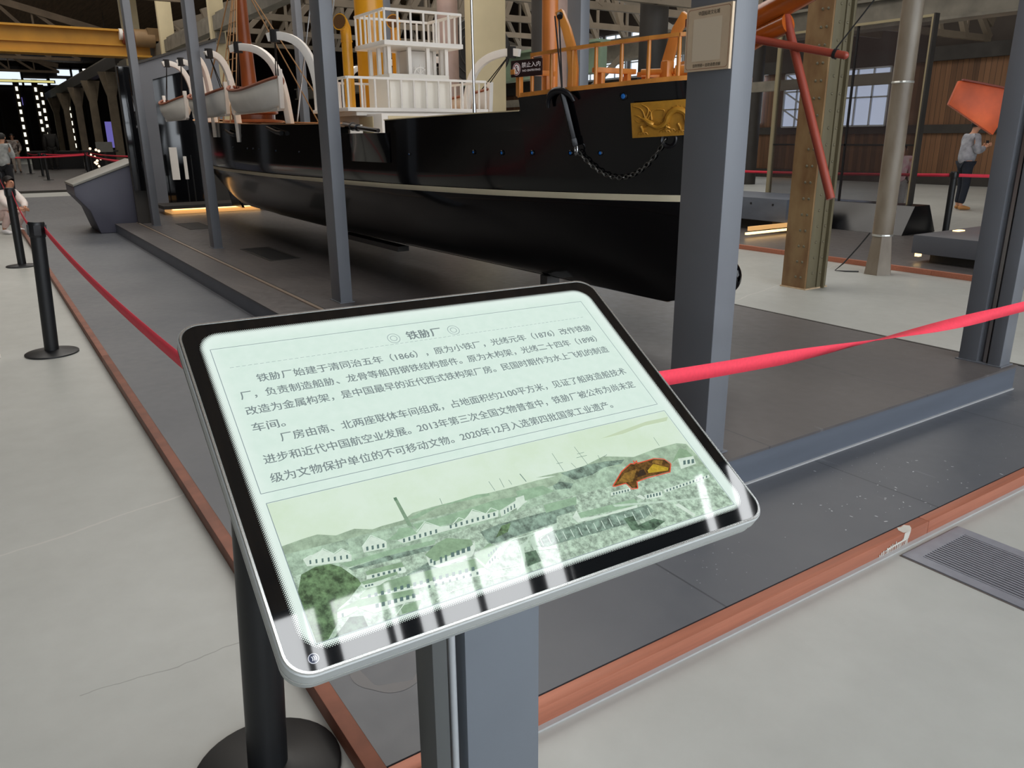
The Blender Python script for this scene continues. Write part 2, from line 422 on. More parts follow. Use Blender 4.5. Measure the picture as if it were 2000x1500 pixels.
pl = thing('ship_plinth', 'raised dark grey plinth with a metal track, carrying the ship and its posts', 'plinth', (8, -3.3, .055))
MB().prism([(2.03, -1.8), (14.25, -1.8), (14.25, -2.38), (18.4, -2.38), (18.4, -4.9), (2.03, -4.9)], (0, 0, .055), (1, 0, 0), (0, 1, 0), (0, 0, .135)).build('plinth_body', m_side, pl)
MB().prism([(2.025, -1.795), (14.25, -1.795), (14.25, -2.38), (18.4, -2.38), (18.4, -4.905), (2.025, -4.905)], (0, 0, .19), (1, 0, 0), (0, 1, 0), (0, 0, .012)).build('plinth_top', m_deck2, pl)
MB().box(2.1, 14.2, -2.105, -2.135, .2, .212).build('track_rail', mat('bronze_rail', (176, 158, 142), .35, metal=.6), pl)
MB().box(2.1, 14.2, -2.137, -2.16, .2, .204).build('track_groove', mat('groove_black', (8, 8, 9), .6), pl)
MB().box(2.02, 2.03, -1.8, -4.9, .055, .062).build('sealant_line', m_caulk, pl)
for (x0, x1, y0, y1) in ((8.75, 9.9, -2.62, -2.92), (12.6, 13.6, -2.62, -2.92)):
    g = MB().box(x0, x1, y0, y1, .2, .2045).build('floor_grille', mat('grille_black', (22, 22, 24), .5), pl)
    b = MB(); b.box(x0 - .03, x1 + .03, y0 + .0, y0 + .03, .2, .206).box(x0 - .03, x1 + .03, y1 - .03, y1, .2, .206).box(x0 - .03, x0, y0, y1, .2, .206).box(x1, x1 + .03, y0, y1, .2, .206)
    b.build('frame', m_irondark, g)
# strip of timber battens with the warm underlight put into their colour as emission, at the far end of the plinth
lb = thing('lit_step', 'long low step with a warm light strip under it, beneath the stern', 'step', (15.6, -3.6, .2))
MB().box(15.3, 16.1, -2.75, -4.6, .30, .36).build('slab', m_irondark, lb)
MB().box(15.45, 16.08, -2.9, -4.5, .203, .30).build('riser', mat('warm_glow_timber', (224, 178, 120), .5, emit=(240, 180, 110), es=.55), lb)
MB().box(15.42, 15.46, -2.92, -4.5, .275, .297).build('light_strip', mat('warm_strip', (255, 214, 150), .4, emit=(255, 210, 140), es=3.0), lb)

# the far platform across the aisle, right
fp = thing('far_platform', 'low dark platform with copper edging across the aisle, beyond the riveted column', 'platform', (8, -10.5, 0))
MB().box(3.2, 24.8, -8.68, -12.15, 0, .055).build('deck', m_deck2, fp)
for x0, x1 in ((3.2, 4.6), (4.602, 6.6), (6.602, 24.8)): trim('copper_edge', x0, x1, -8.63, -8.679, fp)
# nave: second platform far ahead
np_ = thing('nave_platform', 'dark platform far down the hall behind the rope barrier', 'platform', (40, -3, 0))
MB().box(27.8, 60, -.7, -5.5, 0, .06).build('deck', m_deck2, np_)
MB().box(27.75, 27.8, -.7, -5.5, 0, .065).build('edge_strip', m_irondark, np_)

# ------------------------------------------------------------------ enclosure posts
def post(label, x, y, h=4.6, sx=.2, sy=.105, channel=False):
    t = thing('steel_post', label, 'post', (x, y, .2), 'grey steel posts of the ship enclosure')
    if not channel:
        MB().box(x, x + sx, y, y - sy, .202, h).build('shaft', m_post, t, bevel=.008)
    else:
        MB().box(x, x + sx * .3, y, y - sy, .202, h).build('shaft', m_post, t, bevel=.006)
        MB().box(x + sx * .3, x + sx * .55, y - .03, y - sy + .03, .202, h).build('web', m_post, t)
        MB().box(x + sx * .55, x + sx, y, y - sy, .202, h).build('flange', m_post, t, bevel=.006)
        MB().box(x + sx * .36, x + sx * .44, y - .018, y - .03, .202, h).build('glazing_strip', m_chrome, t)
    MB().box(x - .012, x + sx + .012, y + .012, y - sy - .012, .2, .208).build('base_plate', m_post, t)
    return t
post('steel post carrying the notice board, nearest to the light-box panel', 2.10, -2.367, sx=.225, sy=.118)
post('steel post second from the light-box panel, between the lifeboats and the bridge', 6.06, -2.345)
post('steel post third from the light-box panel, in front of the stern lifeboats', 10.16, -2.345)
post('steel post at the stern end of the plinth, beside the tilted console', 13.45, -2.24)
post('channel-section steel post at the right front corner of the plinth', 2.06, -4.765, sx=.24, sy=.115, channel=True)
post('steel post behind the ship, close to the tall foremast', 6.06, -4.80)
post('steel post behind the ship, partly hidden by the white bridge', 10.16, -4.80)
post('steel post behind the stern, seen past the largest white davit', 13.45, -4.80)

# notice on the post
nb = thing('notice_board', 'beige notice with a rounded brown border screwed to the nearest grey post', 'sign', (2.215, -2.36, 1.84))
m_notice = mat('aged_paper_print', (214, 190, 160), .45, var=.07, scale=12)
MB().box(2.106, 2.327, -2.366, -2.354, 1.73, 1.953).build('board', m_notice, nb)
def round_rect(x0, x1, y0, y1, r, n=6):
    out = []
    for cx, cy, a in ((x1 - r, y1 - r, 0), (x0 + r, y1 - r, PI / 2), (x0 + r, y0 + r, PI), (x1 - r, y0 + r, 1.5 * PI)):
        for k in range(n + 1): t = a + k / n * PI / 2; out.append((cx + r * math.cos(t), cy + r * math.sin(t)))
    return out
def ring2d(b, outer, inner, f):
    n = len(outer); b.add([f(*p) for p in outer] + [f(*p) for p in inner], [(i, (i + 1) % n, n + (i + 1) % n, n + i) for i in range(n)])
b = MB(); F = lambda x, z: (x, -2.3533, z)
ring2d(b, round_rect(2.112, 2.32, 1.737, 1.946, .012), round_rect(2.1135, 2.3185, 1.7385, 1.9445, .0115), F)
b.build('border_line', mat('brown_ink', (150, 82, 48), .6), nb, fix=False)
MB().add([F(2.150, 1.765), F(2.290, 1.765), F(2.290, 1.912), F(2.150, 1.912)], [(0, 1, 2, 3)]).build('blank_field', mat('pale_field', (224, 206, 180), .5), nb, fix=False)

DG = None
def text_mesh(txt, size=1.0, spacing=1.0, bold=0.0):
    c = bpy.data.curves.new('lettering', 'FONT'); c.body = txt; c.size = size; c.space_character = spacing; c.offset = bold; c.resolution_u = 3
    o = bpy.data.objects.new('lettering', c); COL.objects.link(o)
    dg = bpy.context.evaluated_depsgraph_get(); dg.update()
    me = bpy.data.meshes.new_from_object(o.evaluated_get(dg))
    vs = [v.co.copy() for v in me.vertices]; fs = [tuple(p.vertices) for p in me.polygons]
    bpy.data.objects.remove(o); bpy.data.curves.remove(c); bpy.data.meshes.remove(me)
    return vs, fs
def text_into(b, txt, f, x0, x1, y, h=None, bold=0.0):
    """lay a text line from x0 to x1 on baseline y; f maps (x,y) to 3-D; h = glyph height or None to keep proportions"""
    vs, fs = text_mesh(txt, bold=bold)
    a = min(v.x for v in vs); c = max(v.x for v in vs); s = (x1 - x0) / (c - a); hs = s if h is None else h
    b.add([f(x0 + (v.x - a) * s, y + v.y * hs) for v in vs], fs)
m_ink = mat('black_ink', (44, 38, 34), .6)
b = MB(); F2 = lambda x, z: (4.433 - x, -2.3528, z)   # the face looks to +Y, so text runs towards -X
text_into(b, '中国船政文化城', F2, 2.167, 2.27, 1.923, .0165, .003)
text_into(b, '自制铁胁 • 自助语音讲解', F2, 2.152, 2.288, 1.745, .0135, .003)
b.build('lettering', m_ink, nb, fix=False)
# picture printed on the light box: flat shapes in panel metres (u right, v down)
PRINT=[('hill',[(0.0424,0.4237),(0.0732,0.4207),(0.0919,0.42),(0.1142,0.4286),(0.1407,0.4259),(0.164,0.434),(0.1778,0.4327),(0.2096,0.4326),(0.2264,0.4253),(0.2555,0.424),(0.3348,0.4252),(0.3871,0.4264),(0.4372,0.4258),(0.471,0.4268),(0.4366,0.4207),(0.4823,0.4224),(0.512,0.4264),(0.5342,0.4212),(0.5722,0.4142),(0.6012,0.4227),(0.6258,0.4299),(0.6771,0.4254),(0.7242,0.4253),(0.7421,0.4315),(0.7516,0.4572),(0.7489,0.4897),(0.7488,0.5536),(0.3327,0.5492),(0.2804,0.5398),(0.0445,0.4847)]),
('ground',[(0.0418,0.4363),(0.0987,0.4378),(0.2071,0.439),(0.3265,0.4428),(0.4624,0.4418),(0.4855,0.4261),(0.575,0.4365),(0.7474,0.4834),(0.7496,0.5623),(0.0443,0.5642),(0.0439,0.4932)]),
('mid',[(0.0416,0.4681),(0.1263,0.4799),(0.2157,0.4746),(0.313,0.4712),(0.4481,0.4671),(0.5536,0.4698),(0.7479,0.5072),(0.7496,0.5623),(0.0443,0.5642)]),
('dark',[(0.3075,0.4827),(0.3394,0.4793),(0.4289,0.4814),(0.4356,0.489),(0.4275,0.5033),(0.3468,0.5054),(0.3357,0.5072),(0.3118,0.5049)]),
('dark',[(0.1136,0.4804),(0.1653,0.4782),(0.2402,0.4824),(0.2353,0.4883),(0.1667,0.4859),(0.1166,0.4837)]),
('dark',[(0.1826,0.5124),(0.2199,0.5031),(0.2263,0.5149),(0.2137,0.5179),(0.1794,0.5207)]),
('roof',[(0.1064,0.4711),(0.1724,0.4708),(0.241,0.475),(0.2361,0.4811),(0.1653,0.4782),(0.1143,0.4783)]),
('roof',[(0.2139,0.4333),(0.2426,0.4261),(0.3306,0.4231),(0.3501,0.4259),(0.3506,0.4303),(0.2692,0.4259),(0.2294,0.4354)]),
('roof',[(0.2194,0.4428),(0.2663,0.4438),(0.3538,0.4397),(0.3995,0.4444),(0.399,0.4556),(0.35,0.458),(0.256,0.4565),(0.2228,0.4515)]),
('roof',[(0.1782,0.4554),(0.1945,0.4479),(0.1987,0.4429),(0.2157,0.4463),(0.2201,0.4584),(0.1902,0.4592)]),
('wall',[(0.0633,0.4506),(0.0906,0.4437),(0.1035,0.4549),(0.115,0.4514),(0.1238,0.4626),(0.1209,0.4711),(0.0651,0.4611)]),
('wall',[(0.1413,0.4549),(0.1583,0.4437),(0.175,0.4581),(0.1717,0.4669),(0.1402,0.4642)]),
('wall',[(0.1897,0.4603),(0.2201,0.4584),(0.237,0.4455),(0.2555,0.4577),(0.2735,0.4605),(0.295,0.4564),(0.3119,0.4467),(0.3297,0.4574),(0.35,0.458),(0.3453,0.4675),(0.2902,0.4669),(0.2542,0.4663),(0.196,0.4672)]),
('wall',[(0.3523,0.4587),(0.3989,0.4456),(0.4014,0.4563),(0.3498,0.4689)]),
('line',[(0.0634,0.4502),(0.0745,0.4468)]),
('line',[(0.0745,0.4468),(0.0794,0.4535)]),
('line',[(0.0794,0.4535),(0.0915,0.4423)]),
('line',[(0.0915,0.4423),(0.1028,0.4539)]),
('line',[(0.1028,0.4539),(0.114,0.4494)]),
('line',[(0.114,0.4494),(0.123,0.4587)]),
('line',[(0.1413,0.4549),(0.1585,0.4418)]),
('line',[(0.1585,0.4418),(0.1742,0.4572)]),
('line',[(0.22,0.4558),(0.2378,0.4437)]),
('line',[(0.2378,0.4437),(0.2546,0.4571)]),
('line',[(0.2745,0.4595),(0.2878,0.4516)]),
('line',[(0.2878,0.4516),(0.2955,0.4579)]),
('line',[(0.2955,0.4579),(0.3133,0.4449)]),
('line',[(0.3133,0.4449),(0.3297,0.4574)]),
('line',[(0.3297,0.4574),(0.3413,0.4504)]),
('line',[(0.3413,0.4504),(0.3509,0.4588)]),
('win',[(0.0702,0.4537),(0.0725,0.4538),(0.0712,0.4594),(0.0689,0.4593)]),
('win',[(0.0778,0.4548),(0.0802,0.4549),(0.0789,0.4605),(0.0765,0.4604)]),
('win',[(0.0856,0.456),(0.088,0.4561),(0.0866,0.4617),(0.0842,0.4616)]),
('win',[(0.0933,0.4571),(0.0957,0.4572),(0.0943,0.4629),(0.0919,0.4628)]),
('win',[(0.1011,0.4583),(0.1036,0.4584),(0.1021,0.4641),(0.0997,0.464)]),
('win',[(0.109,0.4595),(0.1115,0.4596),(0.11,0.4653),(0.1076,0.4651)]),
('win',[(0.1169,0.4607),(0.1194,0.4608),(0.1179,0.4665),(0.1154,0.4663)]),
('win',[(0.1461,0.457),(0.1491,0.4571),(0.1474,0.4629),(0.1445,0.4627)]),
('win',[(0.1534,0.4576),(0.1564,0.4577),(0.1547,0.4636),(0.1517,0.4634)]),
('win',[(0.1608,0.4583),(0.1638,0.4584),(0.1621,0.4642),(0.1591,0.4641)]),
('win',[(0.1682,0.459),(0.1712,0.4591),(0.1695,0.4649),(0.1664,0.4648)]),
('win',[(0.1979,0.4602),(0.2008,0.4603),(0.1991,0.4658),(0.1962,0.4657)]),
('win',[(0.2058,0.4602),(0.2087,0.4603),(0.207,0.4658),(0.2041,0.4656)]),
('win',[(0.2138,0.4601),(0.2168,0.4602),(0.215,0.4658),(0.2121,0.4656)]),
('win',[(0.2219,0.4601),(0.2249,0.4602),(0.223,0.4657),(0.2201,0.4656)]),
('win',[(0.23,0.46),(0.233,0.4602),(0.2312,0.4657),(0.2282,0.4656)]),
('win',[(0.2382,0.46),(0.2412,0.4601),(0.2393,0.4657),(0.2364,0.4656)]),
('win',[(0.2465,0.46),(0.2495,0.4601),(0.2476,0.4657),(0.2446,0.4656)]),
('win',[(0.2695,0.4595),(0.2726,0.4596),(0.2707,0.4648),(0.2677,0.4646)]),
('win',[(0.2781,0.4594),(0.2812,0.4596),(0.2794,0.4648),(0.2762,0.4647)]),
('win',[(0.2868,0.4594),(0.2899,0.4596),(0.288,0.4648),(0.2849,0.4647)]),
('win',[(0.2956,0.4594),(0.2987,0.4596),(0.2968,0.4648),(0.2936,0.4647)]),
('win',[(0.3044,0.4594),(0.3076,0.4596),(0.3056,0.4648),(0.3024,0.4647)]),
('win',[(0.3133,0.4594),(0.3165,0.4596),(0.3145,0.4649),(0.3113,0.4647)]),
('win',[(0.3223,0.4594),(0.3255,0.4595),(0.3235,0.4649),(0.3202,0.4647)]),
('win',[(0.3313,0.4594),(0.3346,0.4595),(0.3325,0.4649),(0.3292,0.4648)]),
('win',[(0.3404,0.4594),(0.3437,0.4595),(0.3416,0.4649),(0.3383,0.4648)]),
('win',[(0.3588,0.4596),(0.3608,0.4597),(0.3581,0.4661),(0.3561,0.466)]),
('win',[(0.3652,0.458),(0.3673,0.4581),(0.3646,0.4645),(0.3625,0.4644)]),
('win',[(0.3717,0.4563),(0.3738,0.4564),(0.371,0.4628),(0.369,0.4627)]),
('win',[(0.3783,0.4546),(0.3804,0.4547),(0.3776,0.4612),(0.3755,0.4611)]),
('win',[(0.3849,0.453),(0.387,0.453),(0.3842,0.4595),(0.3821,0.4594)]),
('win',[(0.3915,0.4513),(0.3937,0.4513),(0.3908,0.4578),(0.3887,0.4578)]),
('win',[(0.3982,0.4495),(0.4004,0.4496),(0.3975,0.4562),(0.3953,0.4561)]),
('chim',[(0.2102,0.3941),(0.2148,0.3941),(0.2184,0.4466),(0.2123,0.4432)]),
('chimtop',[(0.2102,0.3941),(0.2148,0.3941),(0.2143,0.3991),(0.21,0.3994)]),
('wall',[(0.2176,0.495),(0.2265,0.5064),(0.2846,0.5001),(0.2929,0.4938),(0.2895,0.5042),(0.279,0.5147),(0.2279,0.5166),(0.2162,0.5092)]),
('roof2',[(0.2171,0.4924),(0.2397,0.4809),(0.2565,0.4773),(0.2893,0.4901),(0.2882,0.4987),(0.2265,0.5064)]),
('win',[(0.2526,0.5004),(0.2577,0.5007),(0.2552,0.5074),(0.2502,0.5071)]),
('win',[(0.2611,0.5),(0.2662,0.5003),(0.2636,0.507),(0.2586,0.5067)]),
('win',[(0.2696,0.4995),(0.2747,0.4998),(0.2721,0.5066),(0.267,0.5062)]),
('win',[(0.2782,0.4991),(0.2834,0.4994),(0.2807,0.5061),(0.2756,0.5058)]),
('win',[(0.2207,0.5009),(0.2238,0.5011),(0.2218,0.5068),(0.2187,0.5066)]),
('win',[(0.2241,0.505),(0.2272,0.5052),(0.2252,0.5109),(0.2221,0.5107)]),
('win',[(0.2351,0.502),(0.2383,0.5022),(0.235,0.5109),(0.2318,0.5107)]),
('win',[(0.2429,0.5014),(0.2461,0.5016),(0.2427,0.5104),(0.2396,0.5102)]),
('wall',[(0.2842,0.5164),(0.2912,0.5323),(0.3206,0.5097),(0.3234,0.5226),(0.2912,0.5397),(0.2813,0.5279)]),
('roof2',[(0.2816,0.5143),(0.3126,0.5031),(0.3232,0.5131),(0.2909,0.533)]),
('win',[(0.3023,0.5183),(0.3047,0.5184),(0.303,0.5229),(0.3007,0.5228)]),
('win',[(0.3073,0.5164),(0.3096,0.5165),(0.3079,0.521),(0.3056,0.5209)]),
('win',[(0.3122,0.5144),(0.3146,0.5146),(0.3129,0.5191),(0.3105,0.519)]),
('win',[(0.3172,0.5125),(0.3196,0.5126),(0.3178,0.5172),(0.3154,0.5171)]),
('win',[(0.2989,0.5283),(0.3012,0.5284),(0.2996,0.5329),(0.2972,0.5327)]),
('win',[(0.3041,0.5262),(0.3065,0.5264),(0.3048,0.5309),(0.3025,0.5307)]),
('win',[(0.3094,0.5242),(0.3118,0.5243),(0.3101,0.5288),(0.3077,0.5286)]),
('win',[(0.3148,0.5221),(0.3172,0.5222),(0.3154,0.5268),(0.3131,0.5266)]),
('wall',[(0.1147,0.5221),(0.2808,0.5289),(0.2886,0.5401),(0.2856,0.5464),(0.1887,0.5354),(0.1119,0.5329)]),
('roof2',[(0.1128,0.5215),(0.1339,0.5113),(0.2817,0.5193),(0.2884,0.5356),(0.1898,0.53),(0.1138,0.5247)]),
('win',[(0.1238,0.5229),(0.1278,0.5232),(0.1263,0.5285),(0.1223,0.5282)]),
('win',[(0.1324,0.5234),(0.1364,0.5237),(0.1349,0.529),(0.1309,0.5287)]),
('win',[(0.1411,0.5238),(0.1451,0.5241),(0.1436,0.5294),(0.1395,0.5291)]),
('win',[(0.1498,0.5242),(0.1539,0.5245),(0.1523,0.5299),(0.1482,0.5295)]),
('win',[(0.1586,0.5246),(0.1628,0.5249),(0.1611,0.5303),(0.157,0.53)]),
('win',[(0.1675,0.525),(0.1717,0.5253),(0.17,0.5307),(0.1658,0.5304)]),
('win',[(0.1765,0.5255),(0.1807,0.5258),(0.179,0.5312),(0.1748,0.5309)]),
('win',[(0.1855,0.5259),(0.1898,0.5262),(0.188,0.5317),(0.1838,0.5313)]),
('win',[(0.1946,0.5264),(0.1989,0.5267),(0.1971,0.5321),(0.1928,0.5318)]),
('win',[(0.2038,0.5268),(0.2081,0.5271),(0.2063,0.5326),(0.202,0.5323)]),
('win',[(0.2131,0.5272),(0.2174,0.5275),(0.2156,0.5331),(0.2112,0.5327)]),
('win',[(0.2224,0.5277),(0.2268,0.528),(0.2249,0.5335),(0.2205,0.5332)]),
('win',[(0.2319,0.5281),(0.2363,0.5285),(0.2343,0.534),(0.2299,0.5337)]),
('win',[(0.2414,0.5286),(0.2459,0.5289),(0.2438,0.5345),(0.2394,0.5342)]),
('win',[(0.251,0.5291),(0.2555,0.5294),(0.2534,0.535),(0.2489,0.5346)]),
('win',[(0.2607,0.5295),(0.2652,0.5298),(0.2631,0.5355),(0.2586,0.5351)]),
('win',[(0.2705,0.53),(0.275,0.5303),(0.2729,0.536),(0.2683,0.5356)]),
('win',[(0.2029,0.5359),(0.2059,0.5361),(0.2048,0.5399),(0.2018,0.5397)]),
('win',[(0.2128,0.5363),(0.2158,0.5365),(0.2146,0.5403),(0.2116,0.5401)]),
('win',[(0.2227,0.5367),(0.2258,0.5369),(0.2246,0.5407),(0.2215,0.5405)]),
('win',[(0.2328,0.5371),(0.2359,0.5373),(0.2346,0.5411),(0.2315,0.5409)]),
('win',[(0.2429,0.5375),(0.246,0.5377),(0.2448,0.5416),(0.2417,0.5413)]),
('win',[(0.2531,0.5379),(0.2563,0.5381),(0.255,0.542),(0.2518,0.5417)]),
('win',[(0.2635,0.5383),(0.2667,0.5385),(0.2653,0.5424),(0.2621,0.5422)]),
('win',[(0.2739,0.5387),(0.2771,0.5389),(0.2757,0.5428),(0.2725,0.5426)]),
('wall',[(0.1318,0.4968),(0.1833,0.4996),(0.184,0.5063),(0.1819,0.5087),(0.1298,0.5024)]),
('roof2',[(0.132,0.4922),(0.1372,0.4905),(0.1826,0.493),(0.1834,0.5004),(0.1327,0.4971)]),
('win',[(0.1384,0.4987),(0.1417,0.4989),(0.1407,0.5027),(0.1374,0.5025)]),
('win',[(0.1457,0.499),(0.149,0.4992),(0.148,0.5031),(0.1447,0.5029)]),
('win',[(0.153,0.4994),(0.1563,0.4996),(0.1553,0.5034),(0.152,0.5032)]),
('win',[(0.1603,0.4997),(0.1637,0.4999),(0.1627,0.5038),(0.1593,0.5036)]),
('win',[(0.1678,0.5001),(0.1711,0.5003),(0.1701,0.5042),(0.1667,0.5039)]),
('win',[(0.1752,0.5004),(0.1786,0.5006),(0.1775,0.5045),(0.1741,0.5043)]),
('roof2',[(0.1211,0.5036),(0.1717,0.5041),(0.1712,0.5082),(0.1252,0.5095)]),
('wall',[(0.1206,0.508),(0.1572,0.511),(0.1429,0.5154),(0.1237,0.514)]),
('win',[(0.1248,0.5097),(0.1276,0.5099),(0.1271,0.5124),(0.1243,0.5122)]),
('win',[(0.1288,0.51),(0.1316,0.5101),(0.1311,0.5127),(0.1283,0.5125)]),
('win',[(0.1329,0.5103),(0.1357,0.5104),(0.1352,0.513),(0.1324,0.5128)]),
('wall',[(0.1056,0.5335),(0.1882,0.5421),(0.1864,0.5518),(0.166,0.5492),(0.1222,0.5495),(0.1066,0.5365)]),
('roof2',[(0.0808,0.5308),(0.1103,0.5257),(0.1878,0.5351),(0.1874,0.5441),(0.1109,0.5358),(0.0813,0.5352)]),
('win',[(0.1282,0.5381),(0.1326,0.5384),(0.1309,0.544),(0.1266,0.5437)]),
('win',[(0.1363,0.5385),(0.1407,0.5389),(0.139,0.5445),(0.1346,0.5441)]),
('win',[(0.1444,0.5389),(0.1489,0.5393),(0.1472,0.5449),(0.1427,0.5446)]),
('win',[(0.1527,0.5393),(0.1572,0.5397),(0.1554,0.5454),(0.1509,0.545)]),
('win',[(0.1609,0.5398),(0.1655,0.5401),(0.1637,0.5458),(0.1592,0.5454)]),
('win',[(0.1693,0.5402),(0.1739,0.5406),(0.172,0.5463),(0.1675,0.5459)]),
('win',[(0.1777,0.5406),(0.1823,0.541),(0.1805,0.5467),(0.1759,0.5463)]),
('wall',[(0.0767,0.5343),(0.0881,0.5323),(0.1056,0.5335),(0.1059,0.5384),(0.0888,0.5421),(0.0773,0.5413)]),
('win',[(0.0844,0.5363),(0.0871,0.5365),(0.0858,0.5416),(0.0831,0.5414)]),
('roof2',[(0.1566,0.5516),(0.1864,0.5518),(0.1766,0.5652),(0.1556,0.5622)]),
('path',[(0.3503,0.5209),(0.3666,0.5169),(0.3794,0.5076),(0.37,0.5179),(0.358,0.5259),(0.3413,0.5599),(0.3306,0.5637),(0.3472,0.5366)]),
('path',[(0.3723,0.516),(0.3897,0.5081),(0.4262,0.5057),(0.4222,0.5127),(0.387,0.5179),(0.3752,0.53),(0.4073,0.5389),(0.4055,0.5422),(0.37,0.5349)]),
('path',[(0.3117,0.5252),(0.3434,0.507),(0.3966,0.5102),(0.4275,0.5033),(0.4262,0.5057),(0.3445,0.5099),(0.3138,0.5309)]),
('line',[(0.2826,0.5551),(0.3022,0.5445)]),
('line',[(0.3022,0.5445),(0.3394,0.5492)]),
('line',[(0.2826,0.5551),(0.3106,0.5571)]),
('line',[(0.3106,0.5571),(0.3284,0.5655)]),
('line',[(0.2051,0.5593),(0.2298,0.5539)]),
('line',[(0.2298,0.5539),(0.2594,0.5545)]),
('line',[(0.1466,0.5613),(0.1637,0.5496)]),
('line',[(0.1919,0.5749),(0.2214,0.5626)]),
('tree',[(0.0422,0.4927),(0.0546,0.4702),(0.0739,0.4651),(0.0935,0.4669),(0.105,0.4753),(0.1198,0.4986),(0.1213,0.5059),(0.0999,0.521),(0.0811,0.5298),(0.0755,0.547),(0.0589,0.5628),(0.0445,0.5637)]),
('tree2',[(0.092,0.5443),(0.1086,0.548),(0.1092,0.5632),(0.0809,0.5656),(0.066,0.5643)]),
('tree',[(0.3427,0.483),(0.3585,0.4824),(0.347,0.4949),(0.3248,0.4986)]),
('roof',[(0.4642,0.4981),(0.5769,0.5024),(0.5795,0.5152),(0.4641,0.5069)]),
('wall',[(0.4567,0.5022),(0.4696,0.4933),(0.4685,0.5082),(0.5099,0.513),(0.5748,0.5138),(0.5718,0.5183),(0.4603,0.5133)]),
('dark',[(0.3837,0.5227),(0.4048,0.5149),(0.459,0.5155),(0.5912,0.5187),(0.5965,0.5315),(0.5745,0.5389),(0.4837,0.538),(0.3846,0.5341)]),
('line',[(0.3885,0.5182),(0.3878,0.5318)]),
('line',[(0.4018,0.5186),(0.4009,0.5323)]),
('line',[(0.4151,0.519),(0.4142,0.5327)]),
('line',[(0.4287,0.5194),(0.4276,0.5332)]),
('line',[(0.4424,0.5198),(0.4412,0.5337)]),
('line',[(0.4562,0.5202),(0.455,0.5342)]),
('line',[(0.4702,0.5206),(0.4689,0.5346)]),
('line',[(0.4844,0.521),(0.4829,0.5351)]),
('line',[(0.4988,0.5214),(0.4972,0.5356)]),
('line',[(0.5133,0.5219),(0.5116,0.5361)]),
('line',[(0.528,0.5223),(0.5262,0.5366)]),
('line',[(0.5429,0.5227),(0.5409,0.5372)]),
('line',[(0.5579,0.5232),(0.5559,0.5377)]),
('line',[(0.5732,0.5236),(0.571,0.5382)]),
('line',[(0.5886,0.5241),(0.5863,0.5387)]),
('roof',[(0.4227,0.4692),(0.4828,0.4711),(0.4749,0.4845),(0.4197,0.4835)]),
('dark',[(0.4101,0.4832),(0.4705,0.4832),(0.4696,0.4933),(0.4213,0.494)]),
('roof',[(0.392,0.4345),(0.4401,0.4377),(0.4526,0.4519),(0.3911,0.4548)]),
('wall',[(0.3862,0.4457),(0.4012,0.4449),(0.3975,0.4567),(0.378,0.4661)]),
('dark',[(0.4555,0.4421),(0.4706,0.4383),(0.4912,0.4481),(0.4819,0.4549),(0.4561,0.4502)]),
('dark',[(0.4809,0.4248),(0.5335,0.4224),(0.566,0.4241),(0.605,0.4302),(0.5952,0.4363),(0.559,0.435),(0.5326,0.4418),(0.4969,0.4429)]),
('wall',[(0.5439,0.4807),(0.5821,0.482),(0.5794,0.4881),(0.5403,0.4864)]),
('win',[(0.5471,0.4823),(0.5498,0.4824),(0.5479,0.4862),(0.5452,0.4861)]),
('win',[(0.5527,0.4826),(0.5554,0.4827),(0.5535,0.4865),(0.5508,0.4864)]),
('win',[(0.5583,0.4828),(0.561,0.4829),(0.5591,0.4867),(0.5564,0.4866)]),
('win',[(0.5639,0.4831),(0.5667,0.4832),(0.5647,0.487),(0.562,0.4869)]),
('win',[(0.5696,0.4833),(0.5723,0.4834),(0.5704,0.4873),(0.5677,0.4871)]),
('win',[(0.5753,0.4836),(0.578,0.4837),(0.5761,0.4875),(0.5733,0.4874)]),
('wall',[(0.5974,0.5015),(0.6336,0.5036),(0.6283,0.5131),(0.5963,0.5093)]),
('win',[(0.6022,0.5029),(0.6055,0.503),(0.6025,0.5082),(0.5992,0.508)]),
('win',[(0.6082,0.5033),(0.6115,0.5035),(0.6085,0.5086),(0.6052,0.5085)]),
('win',[(0.6143,0.5037),(0.6176,0.5039),(0.6146,0.5091),(0.6112,0.5089)]),
('win',[(0.6203,0.5042),(0.6237,0.5043),(0.6206,0.5095),(0.6173,0.5093)]),
('win',[(0.6265,0.5046),(0.6299,0.5048),(0.6267,0.5099),(0.6234,0.5098)]),
('wall',[(0.6377,0.502),(0.7412,0.4995),(0.74,0.505),(0.6377,0.5081)]),
('win',[(0.6433,0.5033),(0.6461,0.5035),(0.6439,0.5073),(0.6411,0.5072)]),
('win',[(0.6505,0.5031),(0.6534,0.5032),(0.6512,0.5071),(0.6483,0.5069)]),
('win',[(0.6579,0.5028),(0.6608,0.503),(0.6585,0.5068),(0.6556,0.5067)]),
('win',[(0.6652,0.5025),(0.6682,0.5027),(0.6659,0.5066),(0.663,0.5064)]),
('win',[(0.6727,0.5023),(0.6756,0.5024),(0.6733,0.5063),(0.6704,0.5062)]),
('win',[(0.6801,0.502),(0.6831,0.5022),(0.6807,0.5061),(0.6778,0.5059)]),
('win',[(0.6876,0.5018),(0.6906,0.5019),(0.6882,0.5058),(0.6853,0.5057)]),
('win',[(0.6952,0.5015),(0.6982,0.5016),(0.6958,0.5056),(0.6928,0.5054)]),
('win',[(0.7028,0.5012),(0.7058,0.5014),(0.7034,0.5053),(0.7004,0.5052)]),
('win',[(0.7104,0.501),(0.7134,0.5011),(0.711,0.5051),(0.708,0.5049)]),
('win',[(0.7181,0.5007),(0.7211,0.5008),(0.7187,0.5048),(0.7157,0.5047)]),
('win',[(0.7258,0.5004),(0.7289,0.5006),(0.7264,0.5046),(0.7234,0.5044)]),
